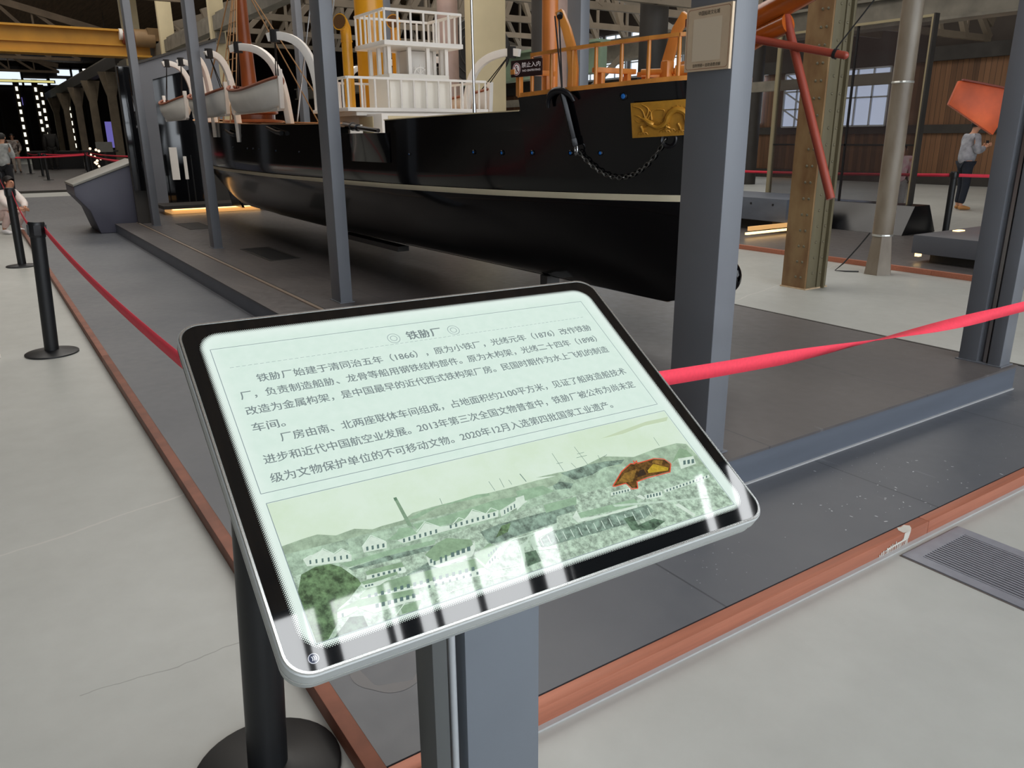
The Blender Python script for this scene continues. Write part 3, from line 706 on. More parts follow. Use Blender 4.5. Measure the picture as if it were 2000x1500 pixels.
('win',[(0.7336,0.5002),(0.7367,0.5003),(0.7342,0.5043),(0.7311,0.5041)]),
('wall',[(0.5828,0.5),(0.591,0.4983),(0.5966,0.5067),(0.5919,0.5094)]),
('roof2',[(0.6857,0.4607),(0.7218,0.4371),(0.7333,0.4432),(0.737,0.4594),(0.706,0.4542)]),
('wall',[(0.7051,0.4555),(0.7379,0.4582),(0.7327,0.4734),(0.6965,0.4754)]),
('win',[(0.7118,0.4616),(0.7173,0.4618),(0.7122,0.4694),(0.7067,0.4692)]),
('win',[(0.7206,0.4625),(0.7262,0.4627),(0.721,0.4703),(0.7155,0.4701)]),
('win',[(0.7295,0.4634),(0.7351,0.4636),(0.7299,0.4712),(0.7243,0.471)]),
('path',[(0.5332,0.5016),(0.6579,0.5273),(0.7114,0.5372),(0.7096,0.5395),(0.6559,0.53),(0.5356,0.5063)]),
('wall',[(0.6391,0.5327),(0.648,0.5326),(0.6639,0.559),(0.6581,0.5627)]),
('tree2',[(0.5372,0.5289),(0.556,0.5294),(0.5529,0.5542),(0.538,0.5522)]),
('tree2',[(0.5527,0.5465),(0.5876,0.5441),(0.6033,0.5541),(0.5756,0.5612),(0.5515,0.5563)]),
('tree2',[(0.3546,0.5334),(0.3726,0.5345),(0.372,0.5528),(0.3482,0.5542)]),
('cloud',[(0.5872,0.3811),(0.632,0.3756),(0.6947,0.3691),(0.7453,0.37),(0.7365,0.3777),(0.6864,0.3766),(0.6336,0.3822)]),
('brown',[(0.5565,0.4706),(0.5858,0.4514),(0.6109,0.4411),(0.6608,0.4442),(0.6779,0.4503),(0.6833,0.4606),(0.6723,0.4741),(0.6247,0.4724),(0.6007,0.4747),(0.5941,0.4862),(0.5845,0.4835),(0.5804,0.4718),(0.558,0.4716)]),
('yellow',[(0.6334,0.4611),(0.6521,0.4522),(0.6752,0.4667),(0.6704,0.4712),(0.6318,0.4664)]),
('ochre',[(0.6568,0.4455),(0.6742,0.4511),(0.666,0.4583),(0.6508,0.4498)]),
('ochre',[(0.5641,0.4687),(0.5889,0.4546),(0.6158,0.4534),(0.5939,0.4729)]),
('winb',[(0.619,0.4571),(0.6281,0.4567),(0.6264,0.4678),(0.606,0.4678)]),
('red',[(0.5541,0.4713),(0.586,0.4503)]),
('red',[(0.586,0.4503),(0.6112,0.4406)]),
('red',[(0.6112,0.4406),(0.6183,0.4431)]),
('red',[(0.6183,0.4431),(0.6198,0.4365)]),
('red',[(0.6198,0.4365),(0.6202,0.4424)]),
('red',[(0.6202,0.4424),(0.6256,0.438)]),
('red',[(0.6256,0.438),(0.624,0.4434)]),
('red',[(0.624,0.4434),(0.6617,0.443)]),
('red',[(0.6617,0.443),(0.6786,0.4493)]),
('red',[(0.6786,0.4493),(0.6849,0.4605)]),
('red',[(0.6849,0.4605),(0.6721,0.4752)]),
('red',[(0.6721,0.4752),(0.6246,0.4738)]),
('red',[(0.6246,0.4738),(0.6009,0.4754)]),
('red',[(0.6009,0.4754),(0.5947,0.487)]),
('red',[(0.5947,0.487),(0.5829,0.485)]),
('red',[(0.5829,0.485),(0.5799,0.4725)]),
('red',[(0.5799,0.4725),(0.5568,0.4726)]),
('red',[(0.5568,0.4726),(0.5541,0.4713)]),
('mast',[(0.4867,0.3858),(0.488,0.4218)]),
('mast',[(0.5317,0.384),(0.5354,0.4229)]),
('mast',[(0.4837,0.4061),(0.4952,0.407)]),
('mast',[(0.5287,0.3983),(0.5425,0.3985)]),
('mast',[(0.5234,0.4049),(0.544,0.4052)]),
('mast',[(0.4138,0.4076),(0.4169,0.4237)]),
('mast',[(0.5633,0.4103),(0.5619,0.4215)]),
('mast',[(0.5714,0.4154),(0.5799,0.4133)]),
('mast',[(0.6878,0.4036),(0.6873,0.422)]),
('mast',[(0.5087,0.4115),(0.5118,0.4222)]),
('mast',[(0.3593,0.407),(0.3612,0.4248)]),
('mast',[(0.3783,0.4064),(0.3777,0.4237)]),
('mast',[(0.3912,0.413),(0.3921,0.422)]),
('mast',[(0.4146,0.4076),(0.4175,0.4233)]),
('mast',[(0.124,0.4434),(0.1248,0.4473)]),
('mast',[(0.2744,0.4138),(0.2735,0.4245)])]
# ------------------------------------------------------------------ light-box panel
pan = thing('information_panel', 'tilted glowing light-box panel with Chinese text and an old shipyard view, on a grey stand', 'information panel', (1.0, -.6, 0))
u_ = Vector((-.03125, -.9995, -.0075)).normalized(); n_ = Vector((-.531, .010, .847)); n_ = (n_ - u_ * n_.dot(u_)).normalized(); y_ = n_.cross(u_)
MP = Matrix((u_, y_, n_)).transposed().to_4x4(); MP.translation = Vector((1.271, -.218, 1.226))
PW, PH = .80, .60
def rr_at(ins, z, r): return [(x, y, z) for x, y in round_rect(ins, PW - ins, -PH + ins, -ins, r, 8)]
def loft(b, rings, cap0=True, cap1=True):
    n = len(rings[0]); k = len(b.v); vs = [p for r in rings for p in r]; fs = []
    for j in range(len(rings) - 1):
        for i in range(n): l = (i + 1) % n; fs.append((j * n + i, j * n + l, (j + 1) * n + l, (j + 1) * n + i))
    if cap0: fs.append(tuple(range(n - 1, -1, -1)))
    if cap1: fs.append(tuple((len(rings) - 1) * n + i for i in range(n)))
    b.add(vs, fs)
m_alu = mat('grey_aluminium_frame', (186, 190, 190), .42, metal=.35, var=.03, scale=5)
m_rim = mat('polished_rim', (232, 234, 234), .22, metal=.9)
b = MB(); loft(b, [rr_at(.0015, -.0015, .035), rr_at(0, -.003, .036), rr_at(0, -.021, .036), rr_at(.004, -.0215, .034)], False, False); loft(b, [rr_at(.0022, -.023, .035), rr_at(.0022, -.038, .034), rr_at(.006, -.044, .032), rr_at(.05, -.046, .02)], False, True)
loft(b, [rr_at(.004, -.0215, .034), rr_at(.0022, -.023, .035)], False, False)
b.build('frame', m_alu, pan, MP, smooth=True)
b = MB(); loft(b, [rr_at(.0015, -.0015, .035), rr_at(.0025, .0008, .034), rr_at(.0055, .0006, .032), rr_at(.0062, -.0012, .031)], False, False); loft(b, [rr_at(-.0002, -.0205, .036), rr_at(-.0006, -.0215, .0364), rr_at(.0016, -.0225, .0355)], False, False)
b.build('rim', m_rim, pan, MP, smooth=True)
def screen_material():
    m = bpy.data.materials.new('lit_glass'); m.use_nodes = True; nt = m.node_tree; b = nt.nodes['Principled BSDF']
    tc = node(nt, 'ShaderNodeTexCoord'); sp = node(nt, 'ShaderNodeSeparateXYZ'); nt.links.new(tc.outputs['Object'], sp.inputs[0])
    x, y = sp.outputs[0], sp.outputs[1]
    hx, hy, r = .374, .2735, .034
    qx = mth(nt, 'SUBTRACT', mth(nt, 'ABSOLUTE', mth(nt, 'SUBTRACT', x, .4)), hx - r)
    qy = mth(nt, 'SUBTRACT', mth(nt, 'ABSOLUTE', mth(nt, 'ADD', y, .3)), hy - r)
    ax = mth(nt, 'MAXIMUM', qx, 0); ay = mth(nt, 'MAXIMUM', qy, 0)
    d = mth(nt, 'SUBTRACT', mth(nt, 'ADD', mth(nt, 'SQRT', mth(nt, 'ADD', mth(nt, 'MULTIPLY', ax, ax), mth(nt, 'MULTIPLY', ay, ay))), mth(nt, 'MINIMUM', mth(nt, 'MAXIMUM', qx, qy), 0)), r)
    t = mth(nt, 'DIVIDE', mth(nt, 'MULTIPLY', d, -1), .0125)
    p = .0023
    a = mth(nt, 'SUBTRACT', mth(nt, 'FRACT', mth(nt, 'DIVIDE', mth(nt, 'ADD', mth(nt, 'ADD', x, y), 10), p * 1.414)), .5)
    c = mth(nt, 'SUBTRACT', mth(nt, 'FRACT', mth(nt, 'DIVIDE', mth(nt, 'ADD', mth(nt, 'SUBTRACT', x, y), 10), p * 1.414)), .5)
    rad = mth(nt, 'SQRT', mth(nt, 'ADD', mth(nt, 'MULTIPLY', a, a), mth(nt, 'MULTIPLY', c, c)))
    on = mth(nt, 'LESS_THAN', rad, mth(nt, 'MULTIPLY', mth(nt, 'SQRT', mth(nt, 'MAXIMUM', t, 0)), .74))
    on = mth(nt, 'MULTIPLY', on, mth(nt, 'GREATER_THAN', t, .02))
    paper = noise_tex(nt, 60, 4)
    edge = mth(nt, 'MINIMUM', mth(nt, 'MAXIMUM', mth(nt, 'DIVIDE', mth(nt, 'MULTIPLY', d, -1), .03), 0), 1)
    lit = mixc(nt, edge, lin((236, 250, 243)), ramp(nt, paper, [(.3, (219, 240, 229)), (.7, (225, 244, 234))]))
    nt.links.new(mixc(nt, on, lin((6, 9, 12)), lit), b.inputs['Emission Color'])
    b.inputs['Emission Strength'].default_value = .93
    b.inputs['Base Color'].default_value = (.004, .005, .006, 1); b.inputs['Roughness'].default_value = .03; b.inputs['IOR'].default_value = 1.75
    nt.links.new(mth(nt, 'MULTIPLY_ADD', on, .93, .0), b.inputs['Emission Strength'])
    return m
b = MB(); b.add(rr_at(.006, 0, .031), [tuple(range(len(rr_at(.006, 0, .031))))]); b.build('screen_glass', screen_material(), pan, MP)
def emat(name, rgb, v=0, scale=30, rgb2=None):
    m = bpy.data.materials.new(name); m.use_nodes = True; nt = m.node_tree; b = nt.nodes['Principled BSDF']
    b.inputs['Base Color'].default_value = (.004, .005, .006, 1); b.inputs['Roughness'].default_value = .03; b.inputs['IOR'].default_value = 1.75
    b.inputs['Emission Strength'].default_value = .93
    if v:
        nn = noise_tex(nt, scale, 8, rough=.7); c2 = rgb2 or tuple(max(0, min(255, x * (1 - v))) for x in rgb)
        nt.links.new(ramp(nt, nn, [(.38, c2), (.62, rgb)]), b.inputs['Emission Color'])
    else: b.inputs['Emission Color'].default_value = (*lin(rgb), 1)
    return m
m_text = emat('printed_grey', (128, 142, 143)); m_lineink = emat('printed_line_grey', (140, 155, 160))
b = MB(); FP = lambda x, v: (x, -v, .0012)
def strip(b, a, c, w, f):
    a = Vector((a[0], a[1])); c = Vector((c[0], c[1])); d = (c - a).normalized(); n = Vector((-d.y, d.x)) * w / 2
    b.add([f(*(a + n)), f(*(c + n)), f(*(c - n)), f(*(a - n))], [(0, 1, 2, 3)])
for (x0, x1, v0, v1) in ((.0405, .743, .0625, .339), (.043, .7475, .3555, .5638)):
    for a, c in (((x0, v0), (x1, v0)), ((x1, v0), (x1, v1)), ((x1, v1), (x0, v1)), ((x0, v1), (x0, v0))): strip(b, a, c, .001, FP)
for k in range(74): x = .059 + k * .009; strip(b, (x, .105), (x + .0058, .105), .0006, FP)
for cx in (.3315, .4455):
    for r in (.0112, .0062):
        ring2d(b, [(cx + r * math.cos(2 * PI * k / 24), .0915 + r * math.sin(2 * PI * k / 24)) for k in range(24)], [(cx + (r - .0009) * math.cos(2 * PI * k / 24), .0915 + (r - .0009) * math.sin(2 * PI * k / 24)) for k in range(24)], FP)
b.build('printed_border', m_lineink, pan, MP, fix=False)
LINES = [('铁胁厂始建于清同治五年（1866），原为小铁厂，光绪元年（1876）改作铁胁', .091, .722, .1345),
 ('厂，负责制造船胁、龙骨等船用钢铁结构部件。原为木构架，光绪二十四年（1898）', .059, .716, .1640),
 ('改造为金属构架，是中国最早的近代西式铁构架厂房。民国时期作为水上飞机的制造', .059, .724, .1945),
 ('车间。', .059, .106, .2265),
 ('厂房由南、北两座联体车间组成，占地面积约2100平方米，见证了船政造船技术', .092, .727, .2525),
 ('进步和近代中国航空业发展。2013年第三次全国文物普查中，铁胁厂被公布为尚未定', .059, .725, .2855),
 ('级为文物保护单位的不可移动文物。2020年12月入选第四批国家工业遗产。', .059, .652, .3185)]
FT = lambda x, y: (x, y, .0014)
for txt, a, c, v in LINES:
    b = MB(); text_into(b, txt, FT, a, c, -(v + .0062), .0176, .004); text_into(b, txt, lambda x, y: (x + .0004, y + .0001, .00145), a, c, -(v + .0062), .0176, .004); b.build('text_line', m_text, pan, MP, fix=False)
b = MB(); text_into(b, '铁胁厂', FT, .3555, .4210, -.0985, .0215, .004)
for q in (.0005, .001): text_into(b, '铁胁厂', lambda x, y: (x + q, y + q * .3, .0014 + q * .1), .3555, .4210, -.0985, .0215, .004)
b.build('title', m_text, pan, MP, fix=False)
PC = {'hill': ((180, 206, 178), .2, 45), 'ground': ((190, 219, 193), .27, 60), 'mid': ((204, 231, 207), .36, 85), 'dark': ((156, 184, 166), .45, 60), 'roof': ((162, 196, 164), .12, 60), 'roof2': ((150, 182, 148), .12, 80),
      'wall': ((222, 240, 224), .06, 80), 'win': ((96, 122, 118), 0, 0), 'winb': ((58, 44, 30), 0, 0), 'chim': ((140, 170, 142), .1, 80), 'chimtop': ((104, 136, 112), 0, 0), 'line': ((220, 240, 224), 0, 0), 'path': ((204, 228, 208), .08, 60),
      'tree': ((122, 156, 112), .5, 70), 'tree2': ((112, 142, 116), .45, 80), 'cloud': ((200, 218, 186), 0, 0), 'brown': ((124, 88, 40), .5, 120), 'yellow': ((206, 172, 52), .2, 80), 'ochre': ((160, 122, 54), .3, 120), 'red': ((222, 92, 66), 0, 0), 'mast': ((122, 146, 136), 0, 0)}
keys = list(PC); pm_ = [emat('print_sky', (222, 240, 223), 1, 7, (214, 234, 209))] + [emat('print_' + k, c, v, s) for k, (c, v, s) in PC.items()]
b = MB(); b.cur = 0; b.add([FP(.0432, .356), FP(.7473, .356), FP(.7473, .5635), FP(.0432, .5635)], [(0, 1, 2, 3)])
b.v = [(x, y, .0002) for x, y, z in b.v]
for i, (k, pts) in enumerate(PRINT):
    b.cur = 1 + keys.index(k); z = .0003 + i * 3e-6; f = lambda x, v: (min(.7472, max(.0433, x)), -min(.5634, max(.3561, v)), z)
    if len(pts) == 2: strip(b, pts[0], pts[1], {'red': .0018, 'mast': .0008}.get(k, .0011), f)
    else: b.add([f(*p) for p in pts], [tuple(range(len(pts)))])
b.build('printed_view', pm_, pan, MP, fix=False)
b = MB(); b.add([(.0352 + .0065 * math.cos(2 * PI * k / 20), -.5795 + .0065 * math.sin(2 * PI * k / 20), .0006) for k in range(20)], [tuple(range(20))]); lg = b.build('button_disc', emat('button_white', (214, 218, 228)), pan, MP, fix=False)
b = MB(); b.add([(.0352 + .0056 * math.cos(2 * PI * k / 20), -.5795 + .0056 * math.sin(2 * PI * k / 20), .0008) for k in range(20)], [tuple(range(20))]); b.build('button_face', emat('button_navy', (34, 46, 74)), pan, MP, fix=False)
b = MB()
for k in range(3):
    cx = .0322 + k * .0022; pts = [(cx + .0026 * math.cos(t), -.5795 + .0034 * math.sin(t)) for t in (-1, -.5, 0, .5, 1)]; pin = [(x - .0011, y) for x, y in pts]
    b.add([(x, y, .001) for x, y in pts + pin], [(i, i + 1, 6 + i, 5 + i) for i in range(4)])
b.build('button_mark', MATS.get('bm') or emat('button_mark_white', (226, 230, 238)), pan, MP, fix=False)
# the stand
m_stand = mat('stand_grey', (104, 110, 118), .42, var=.04, scale=4)
MB().box(.958, 1.03, -.540, -.690, .012, .965).build('post', m_stand, pan, bevel=.003)
MB().box(.966, 1.03, -.484, -.511, .012, .965).build('side_post', mat('stand_dark_grey', (78, 80, 80), .5), pan, bevel=.002)  # slim upright in a darker grey than the main post
MB().tube([(.966, -.520, .012), (.966, -.520, .5), (.968, -.5205, .97)], .0062, 10).build('cable_tube', mat('silver_conduit', (176, 180, 184), .35, metal=.3), pan, smooth=True)
MB().box(1.0, 1.09, -.51, -.70, .93, .99).build('bracket', m_irondark, pan)
MB().box(.86, 1.13, -.43, -.75, 0, .012).build('base_plate', m_stand, pan, bevel=.003)

# ------------------------------------------------------------------ belt barriers
def stanchion(label, x, y, z=0, group='black belt posts', lean=(0, 0)):
    t = thing('barrier_post', label, 'barrier post', (x, y, z), group)
    L = T(x, y, z); LL = L @ Matrix(((1, 0, lean[0] / .95, 0), (0, 1, lean[1] / .95, 0), (0, 0, 1, 0), (0, 0, 0, 1)))
    MB().lathe([(.178, 0), (.178, .010), (.172, .014), (.07, .022), (.054, .03)], n=40).build('base', m_black, t, L, smooth=True)
    MB().lathe([(.0475, .02), (.0475, .86)], n=28).build('pole', m_black, t, LL, smooth=True)
    MB().lathe([(.0515, .845), (.053, .85), (.053, .94), (.048, .95)], n=28).box(-.022, .022, -.06, .06, .862, .93).box(-.06, .06, -.022, .022, .862, .93).build('belt_head', m_black, t, LL, smooth=True)
    return t
def belt(parent, p, q, sag, w=.048, twist=0, t0=.3, t1=.6):
    p = Vector(p); q = Vector(q); d = (q - p); side = Vector((d.y, -d.x, 0)).normalized()
    def fn(i, j):
        c = p + d * i; c.z -= sag * 4 * i * (1 - i); a = twist * min(1, max(0, (i - t0) / (t1 - t0)))
        v = Vector((0, 0, 1)) * math.cos(a) + side * math.sin(a)
        return c + v * (w * (j - .5))
    b = MB(); b.grid(fn, 48, 1); o = b.build('belt', m_belt, parent, fix=False, smooth=True)
    md = o.modifiers.new('thickness', 'SOLIDIFY'); md.thickness = .0012; md.offset = 0
    return o
s0 = stanchion('black barrier post standing under the light-box panel', 1.645, -.358, lean=(-.052, -.085))
s2 = stanchion('black barrier post with red belt, left of the light-box panel', 6.53, -.27, lean=(-.066, -.10))
s3 = stanchion('black barrier post second along the left aisle, behind the one with the long red belt', 11.53, -.335, lean=(-.027, -.041))
s4 = stanchion('black barrier post third along the left aisle, beside the crouching figure', 17.7, -.41)
s9 = stanchion('black barrier post at the right end of the near belt', 1.58, -6.7)
belt(s2, (6.468, -.364, .897), (1.596, -.438, .897), .05); belt(s3, (11.505, -.374, .897), (6.468, -.364, .897), .16)
belt(s4, (17.7, -.41, .897), (11.505, -.374, .897), .12); belt(s0, (1.596, -.438, .897), (1.58, -6.7, .897), .135, twist=PI, t0=.27, t1=.5)
f1 = stanchion('black barrier post far down the hall, where two red belts meet', 35.26, -3.8, .06)
f2 = stanchion('black barrier post far down the hall, left of the tilted console', 35.1, -2.4, .06)
f3 = stanchion('black barrier post far down the hall, next to the dark statue', 39.1, -2.5, .06)
f4 = stanchion('black barrier post far down the hall, right of the standing woman', 42.4, -2.25, .06)
belt(f1, (35.26, -3.8, .95), (33.5, -.4, .95), .05, .06); belt(f1, (35.26, -3.8, .95), (24.2, -3.6, .93), .05, .06)
belt(f3, (39.1, -2.5, .95), (39.3, -4.4, .95), .05, .06); belt(f4, (42.4, -2.25, .95), (39.1, -2.5, .95), .06, .06)
f5 = stanchion('black barrier post far down the hall, close to the colonnade', 39.3, -4.4, .06); belt(f5, (39.3, -4.4, .95), (30, -4.9, .95), .05, .06)
s8 = stanchion('black barrier post beyond the far platform, near the man in the grey jacket', 6.44, -12.3)
s7 = stanchion('black barrier post at the far end of the aisle, near the plank wall', 19.0, -13.5)
belt(s8, (6.44, -12.3, .897), (19.0, -13.5, .897), .1); belt(s8, (6.44, -12.3, .897), (4.9, -18.5, .8), .05)

# ------------------------------------------------------------------ floor grille, right foreground
fg = thing('floor_grille', 'rectangular steel air grille set in the concrete floor, right foreground', 'floor grille', (.9, -2.83, 0))
m_gr = mat('galvanised_steel', (150, 153, 162), .38, metal=.35, var=.06, scale=25)
b = MB(); X0, X1, Y0, Y1 = .15, 1.352, -2.635, -3.03
b.box(X1 - .05, X1, Y0, Y1, 0, .006).box(X0, X0 + .05, Y0, Y1, 0, .006).box(X0 + .05, X1 - .05, Y0, Y0 - .05, 0, .006).box(X0 + .05, X1 - .05, Y1 + .05, Y1, 0, .006)
b.build('frame', m_gr, fg)
MB().box(X0 + .05, X1 - .05, Y0 - .05, Y1 + .05, .0002, .001).build('backing', mat('duct_dark', (58, 62, 66), .8), fg)
n = 18
for k in range(n):
    y = lerp(Y0 - .058, Y1 + .058, k / (n - 1)); MB().box(X0 + .05, X1 - .05, y - .0045, y + .0045, .001, .0058).build('slat', m_gr, fg)
MB().box(X0 - .008, X1 + .006, Y0 + .006, Y1 - .006, .0, .0012).build('joint', mat('grille_joint', (104, 96, 90), .8), fg)
# ------------------------------------------------------------------ the ship
YC = -3.62
BW = [(3.14, .012), (3.3, .17), (3.6, .34), (4.0, .51), (4.6, .69), (5.3, .80), (6.0, .86), (7, .89), (9, .89), (10.5, .86), (11.5, .79), (12.5, .66), (13.5, .47), (14.3, .28), (15.0, .05), (15.5, .01)]
BD = [(3.14, .05), (3.3, .27), (3.6, .44), (4.0, .60), (4.6, .74), (5.3, .82), (6.0, .86), (7, .88), (9, .88), (10.5, .85), (11.5, .79), (12.5, .68), (13.5, .54), (14.3, .41), (15.0, .24), (15.5, .03)]
ZS = [(3.14, 1.80), (3.7, 1.768), (4.32, 1.735)]
ZS2 = [(4.32, 1.655), (5.0, 1.645), (5.93, 1.63), (7, 1.62), (8.2, 1.635), (9.6, 1.66), (11.5, 1.71), (12.4, 1.73), (14, 1.78), (15.5, 1.84)]
ZK = [(3.14, .70), (3.3, .55), (3.6, .475), (8.8, .44), (11.6, .455), (12.65, .50), (13.2, .56), (13.75, .70), (14.3, .87), (14.85, 1.06), (15.2, 1.25), (15.5, 1.55)]
ZW = 1.13
def sheer(x, fc=None):
    if x < 4.32 or (fc and x <= 4.32): return pw(x, ZS)
    if 5.93 < x < 6.85: return 1.53
    return pw(x, ZS2)
def half(x, z):
    zk = pw(x, ZK); zs = pw(x, [(3.14, 1.80), (3.7, 1.768), (4.32, 1.735), (5.4, 1.64)]) if x <= 5.4 else pw(x, ZS2); zw = max(ZW, zk + .02)
    bw, bd = spl(x, BW), spl(x, BD)
    if z >= zw: t = min(1, (z - zw) / max(.05, zs - zw)); return bw + (bd - bw) * (t * t * .6 + t * .4)
    s = max(0, (z - zk) / (zw - zk)); mid = max(0, min(1, (x - 3.1) / 2.4)) * max(0, min(1, (15.2 - x) / 3.2))
    return .016 + (bw - .016) * s ** lerp(.95, .42, mid)
def hull_pt(x, z, off=0, side=1): return (x, YC + side * (half(x, z) + off), z)
m_hull = mat('gloss_black_hull', (8, 8, 11), .12, var=.2, scale=4, coat=.12, spec=.32)
m_stripe = mat('cream_waterline', (206, 196, 168), .45, var=.06, scale=5)
ship = thing('ship_model', 'large black-hulled gunboat model with white bridge, yellow funnel and pine forecastle rails', 'model ship', (8, YC, .2))
b = MB()
XS = [3.14, 3.18, 3.24, 3.3, 3.4, 3.5, 3.6, 3.8, 4, 4.15, 4.3199, 4.3201, 4.6, 4.9, 5.3, 5.6, 5.9299, 5.9301, 6.3, 6.8499, 6.8501, 7.2, 7.8, 8.4, 9, 9.6, 10.2, 10.8, 11.4, 12, 12.5, 13, 13.4, 13.8, 14.2, 14.6, 15, 15.25, 15.5]
NZ = 15
for side in (1, -1):
    rows = []
    for x in XS:
        zk, zs = pw(x, ZK), sheer(x); rows.append([hull_pt(x, lerp(zk, 1.50, (k / (NZ - 4)) ** .85) if k <= NZ - 4 else lerp(max(1.5, zk), zs, (k - NZ + 4) / 4), 0, side) for k in range(NZ + 1)])
    k0 = len(b.v); vs = [p for r in rows for p in r]; m = NZ + 1
    b.add(vs, [(i * m + k, (i + 1) * m + k, (i + 1) * m + k + 1, i * m + k + 1) for i in range(len(XS) - 1) for k in range(NZ)])
# keel strip and stem
b.add([(x, YC + s * .016, pw(x, ZK) - .004) for x in XS for s in (-1, 1)], [(2 * i, 2 * i + 1, 2 * i + 3, 2 * i + 2) for i in range(len(XS) - 1)])
b.build('hull', m_hull, ship, smooth=True)
b = MB()  # ram bow under the waterline
prof = [(.012, 0), (.045, .02), (.075, .08), (.095, .2), (.1, .45), (.085, .8), (.04, 1.2)]
pts = []
b.grid(lambda i, j: (lambda p: (3.045 + p[1], YC + math.cos(2 * PI * i) * p[0], .70 + math.sin(2 * PI * i) * p[0] * (1.55 - .3 * j)))((spl(j * 6, [(k, q[0]) for k, q in enumerate(prof)]), spl(j * 6, [(k, q[1]) for k, q in enumerate(prof)]))), 20, 24)
b.build('ram_bow', m_hull, ship, smooth=True)
# waterline stripe
b = MB()
for side in (1, -1):
    xs = [lerp(3.16, 14.6, k / 80) for k in range(81)]
    zc = lambda x: max(1.112, 1.15 - .0065 * (x - 3))
    k = len(b.v); b.add([hull_pt(x, zc(x) + dz, .004, side) for x in xs for dz in (-.019, 0, .019)], [(3 * i + j, 3 * i + 3 + j, 3 * i + 4 + j, 3 * i + 1 + j) for i in range(80) for j in (0, 1)])
b.build('waterline_stripe', m_stripe, ship, smooth=True)
# decks
m_maindeck = mat('pale_deck_planks', (196, 160, 124), .5, var=.12, scale=3, stretch=(.5, 14, 1))
def deck(name, x0, x1, dz, m, fc=False, n=24):
    b = MB(); b.add([(x, YC + s * (half(x, (pw(x, ZS) if fc else pw(x, ZS2)) - .02) - .012), (pw(x, ZS) if fc else pw(x, ZS2)) - dz) for x in [lerp(x0, x1, k / n) for k in range(n + 1)] for s in (-1, 1)], [(2 * i, 2 * i + 1, 2 * i + 3, 2 * i + 2) for i in range(n)])
    return b.build(name, m, ship)
deck('forecastle_deck', 3.16, 4.32, .012, m_orange, True); deck('well_deck', 4.32, 6.9, .115, m_white); deck('main_deck', 6.9, 15.4, .03, m_maindeck)
MB().box(4.3, 4.318, YC - .60, YC + .60, 1.5, 1.72).build('forecastle_bulkhead', m_white, ship)
# pale rail caps along the deck edge
def cap(name, x0, x1, m, w=.035, h=.02, fc=False, n=30, z=0):
    b = MB()
    for side in (1, -1):
        pts = []
        for k in range(n + 1):
            x = lerp(x0, x1, k / n); zs = (pw(x, ZS) if fc else pw(x, ZS2)); y = half(x, zs - .01); pts.append((x, y, zs))
        vs = []
        for x, y, zs in pts: vs += [(x, YC + side * (y + .008), zs - .003 + z), (x, YC + side * (y - w), zs - .003 + z), (x, YC + side * (y - w), zs + h + z), (x, YC + side * (y + .008), zs + h + z)]
        b.add(vs, [(4 * i + j, 4 * i + 4 + j, 4 * i + 4 + (j + 1) % 4, 4 * i + (j + 1) % 4) for i in range(n) for j in range(4)] + [(0, 1, 2, 3), (4 * n + 3, 4 * n + 2, 4 * n + 1, 4 * n)])
    return b.build(name, m, ship)
cap('forecastle_cap', 3.16, 4.32, m_orange, .05, .022, True)
cap('bulwark_cap', 4.33, 5.93, m_cream, .02, .004); cap('deck_edge', 6.86, 15.2, mat('timber_edge', (204, 150, 104), .5), .05, .006)
# recessed gun port panels on the side
b = MB(); b.grid(lambda i, j: hull_pt(lerp(5.86, 6.75, i), lerp(1.31, 1.535, j), .006 + .055 * math.sin(PI * min(1, i * 1.25)) ** .7 * (j * .8 + .2)), 24, 4); b.build('gun_sponson', m_hull, ship, smooth=True)
g = MB().tube([(6.98, -2.86, 1.612), (6.52, -2.79, 1.58)], .030, 14).tube([(6.52, -2.79, 1.58), (6.06, -2.765, 1.553)], [.021, .016], 14).build('deck_gun', mat('gun_metal', (52, 52, 54), .2, metal=.9), ship, smooth=True)
MB().tube([(6.72, -2.822, 1.594), (6.68, -2.816, 1.591)], .035, 14).build('gun_band', m_black, g)
MB().box(6.86, 6.90, -2.86, -2.98, 1.53, 1.61).build('gun_port_frame', m_white, ship)
# portholes
m_ring = mat('black_ring', (24, 24, 27), .3, metal=.3); m_blue = mat('blue_port_glass', (40, 104, 178), .2, emit=(40, 110, 190), es=.06)
for (x, z, r) in ((3.616, 1.715, .016), (3.785, 1.401, .011), (3.978, 1.401, .011), (4.259, 1.40, .011), (4.511, 1.398, .011), (4.782, 1.40, .010), (5.57, 1.378, .006), (7.86, 1.37, .006), (8.58, 1.375, .006), (9.19, 1.385, .007), (9.43, 1.388, .007), (9.67, 1.388, .007), (10.36, 1.396, .007)):
    p = Vector(hull_pt(x, z, .002)); q = Vector(hull_pt(x + .02, z)); d = Vector((p.x - q.x, 0, 0)); tx = (q - Vector(hull_pt(x, z))).normalized(); nv = Vector((-tx.y, tx.x, 0)).normalized()
    if nv.y < 0: nv = -nv
    o = MB().lathe([(r * 1.5, -.012), (r * 1.5, .004), (r * 1.15, .007), (r * 1.1, .002)], p, 18, nv).build('porthole', m_ring, ship, smooth=True)
    MB().lathe([(r, 0), (r * .6, .0045)], p + nv * .001, 16, nv).build('port_glass', m_blue, o, smooth=True)
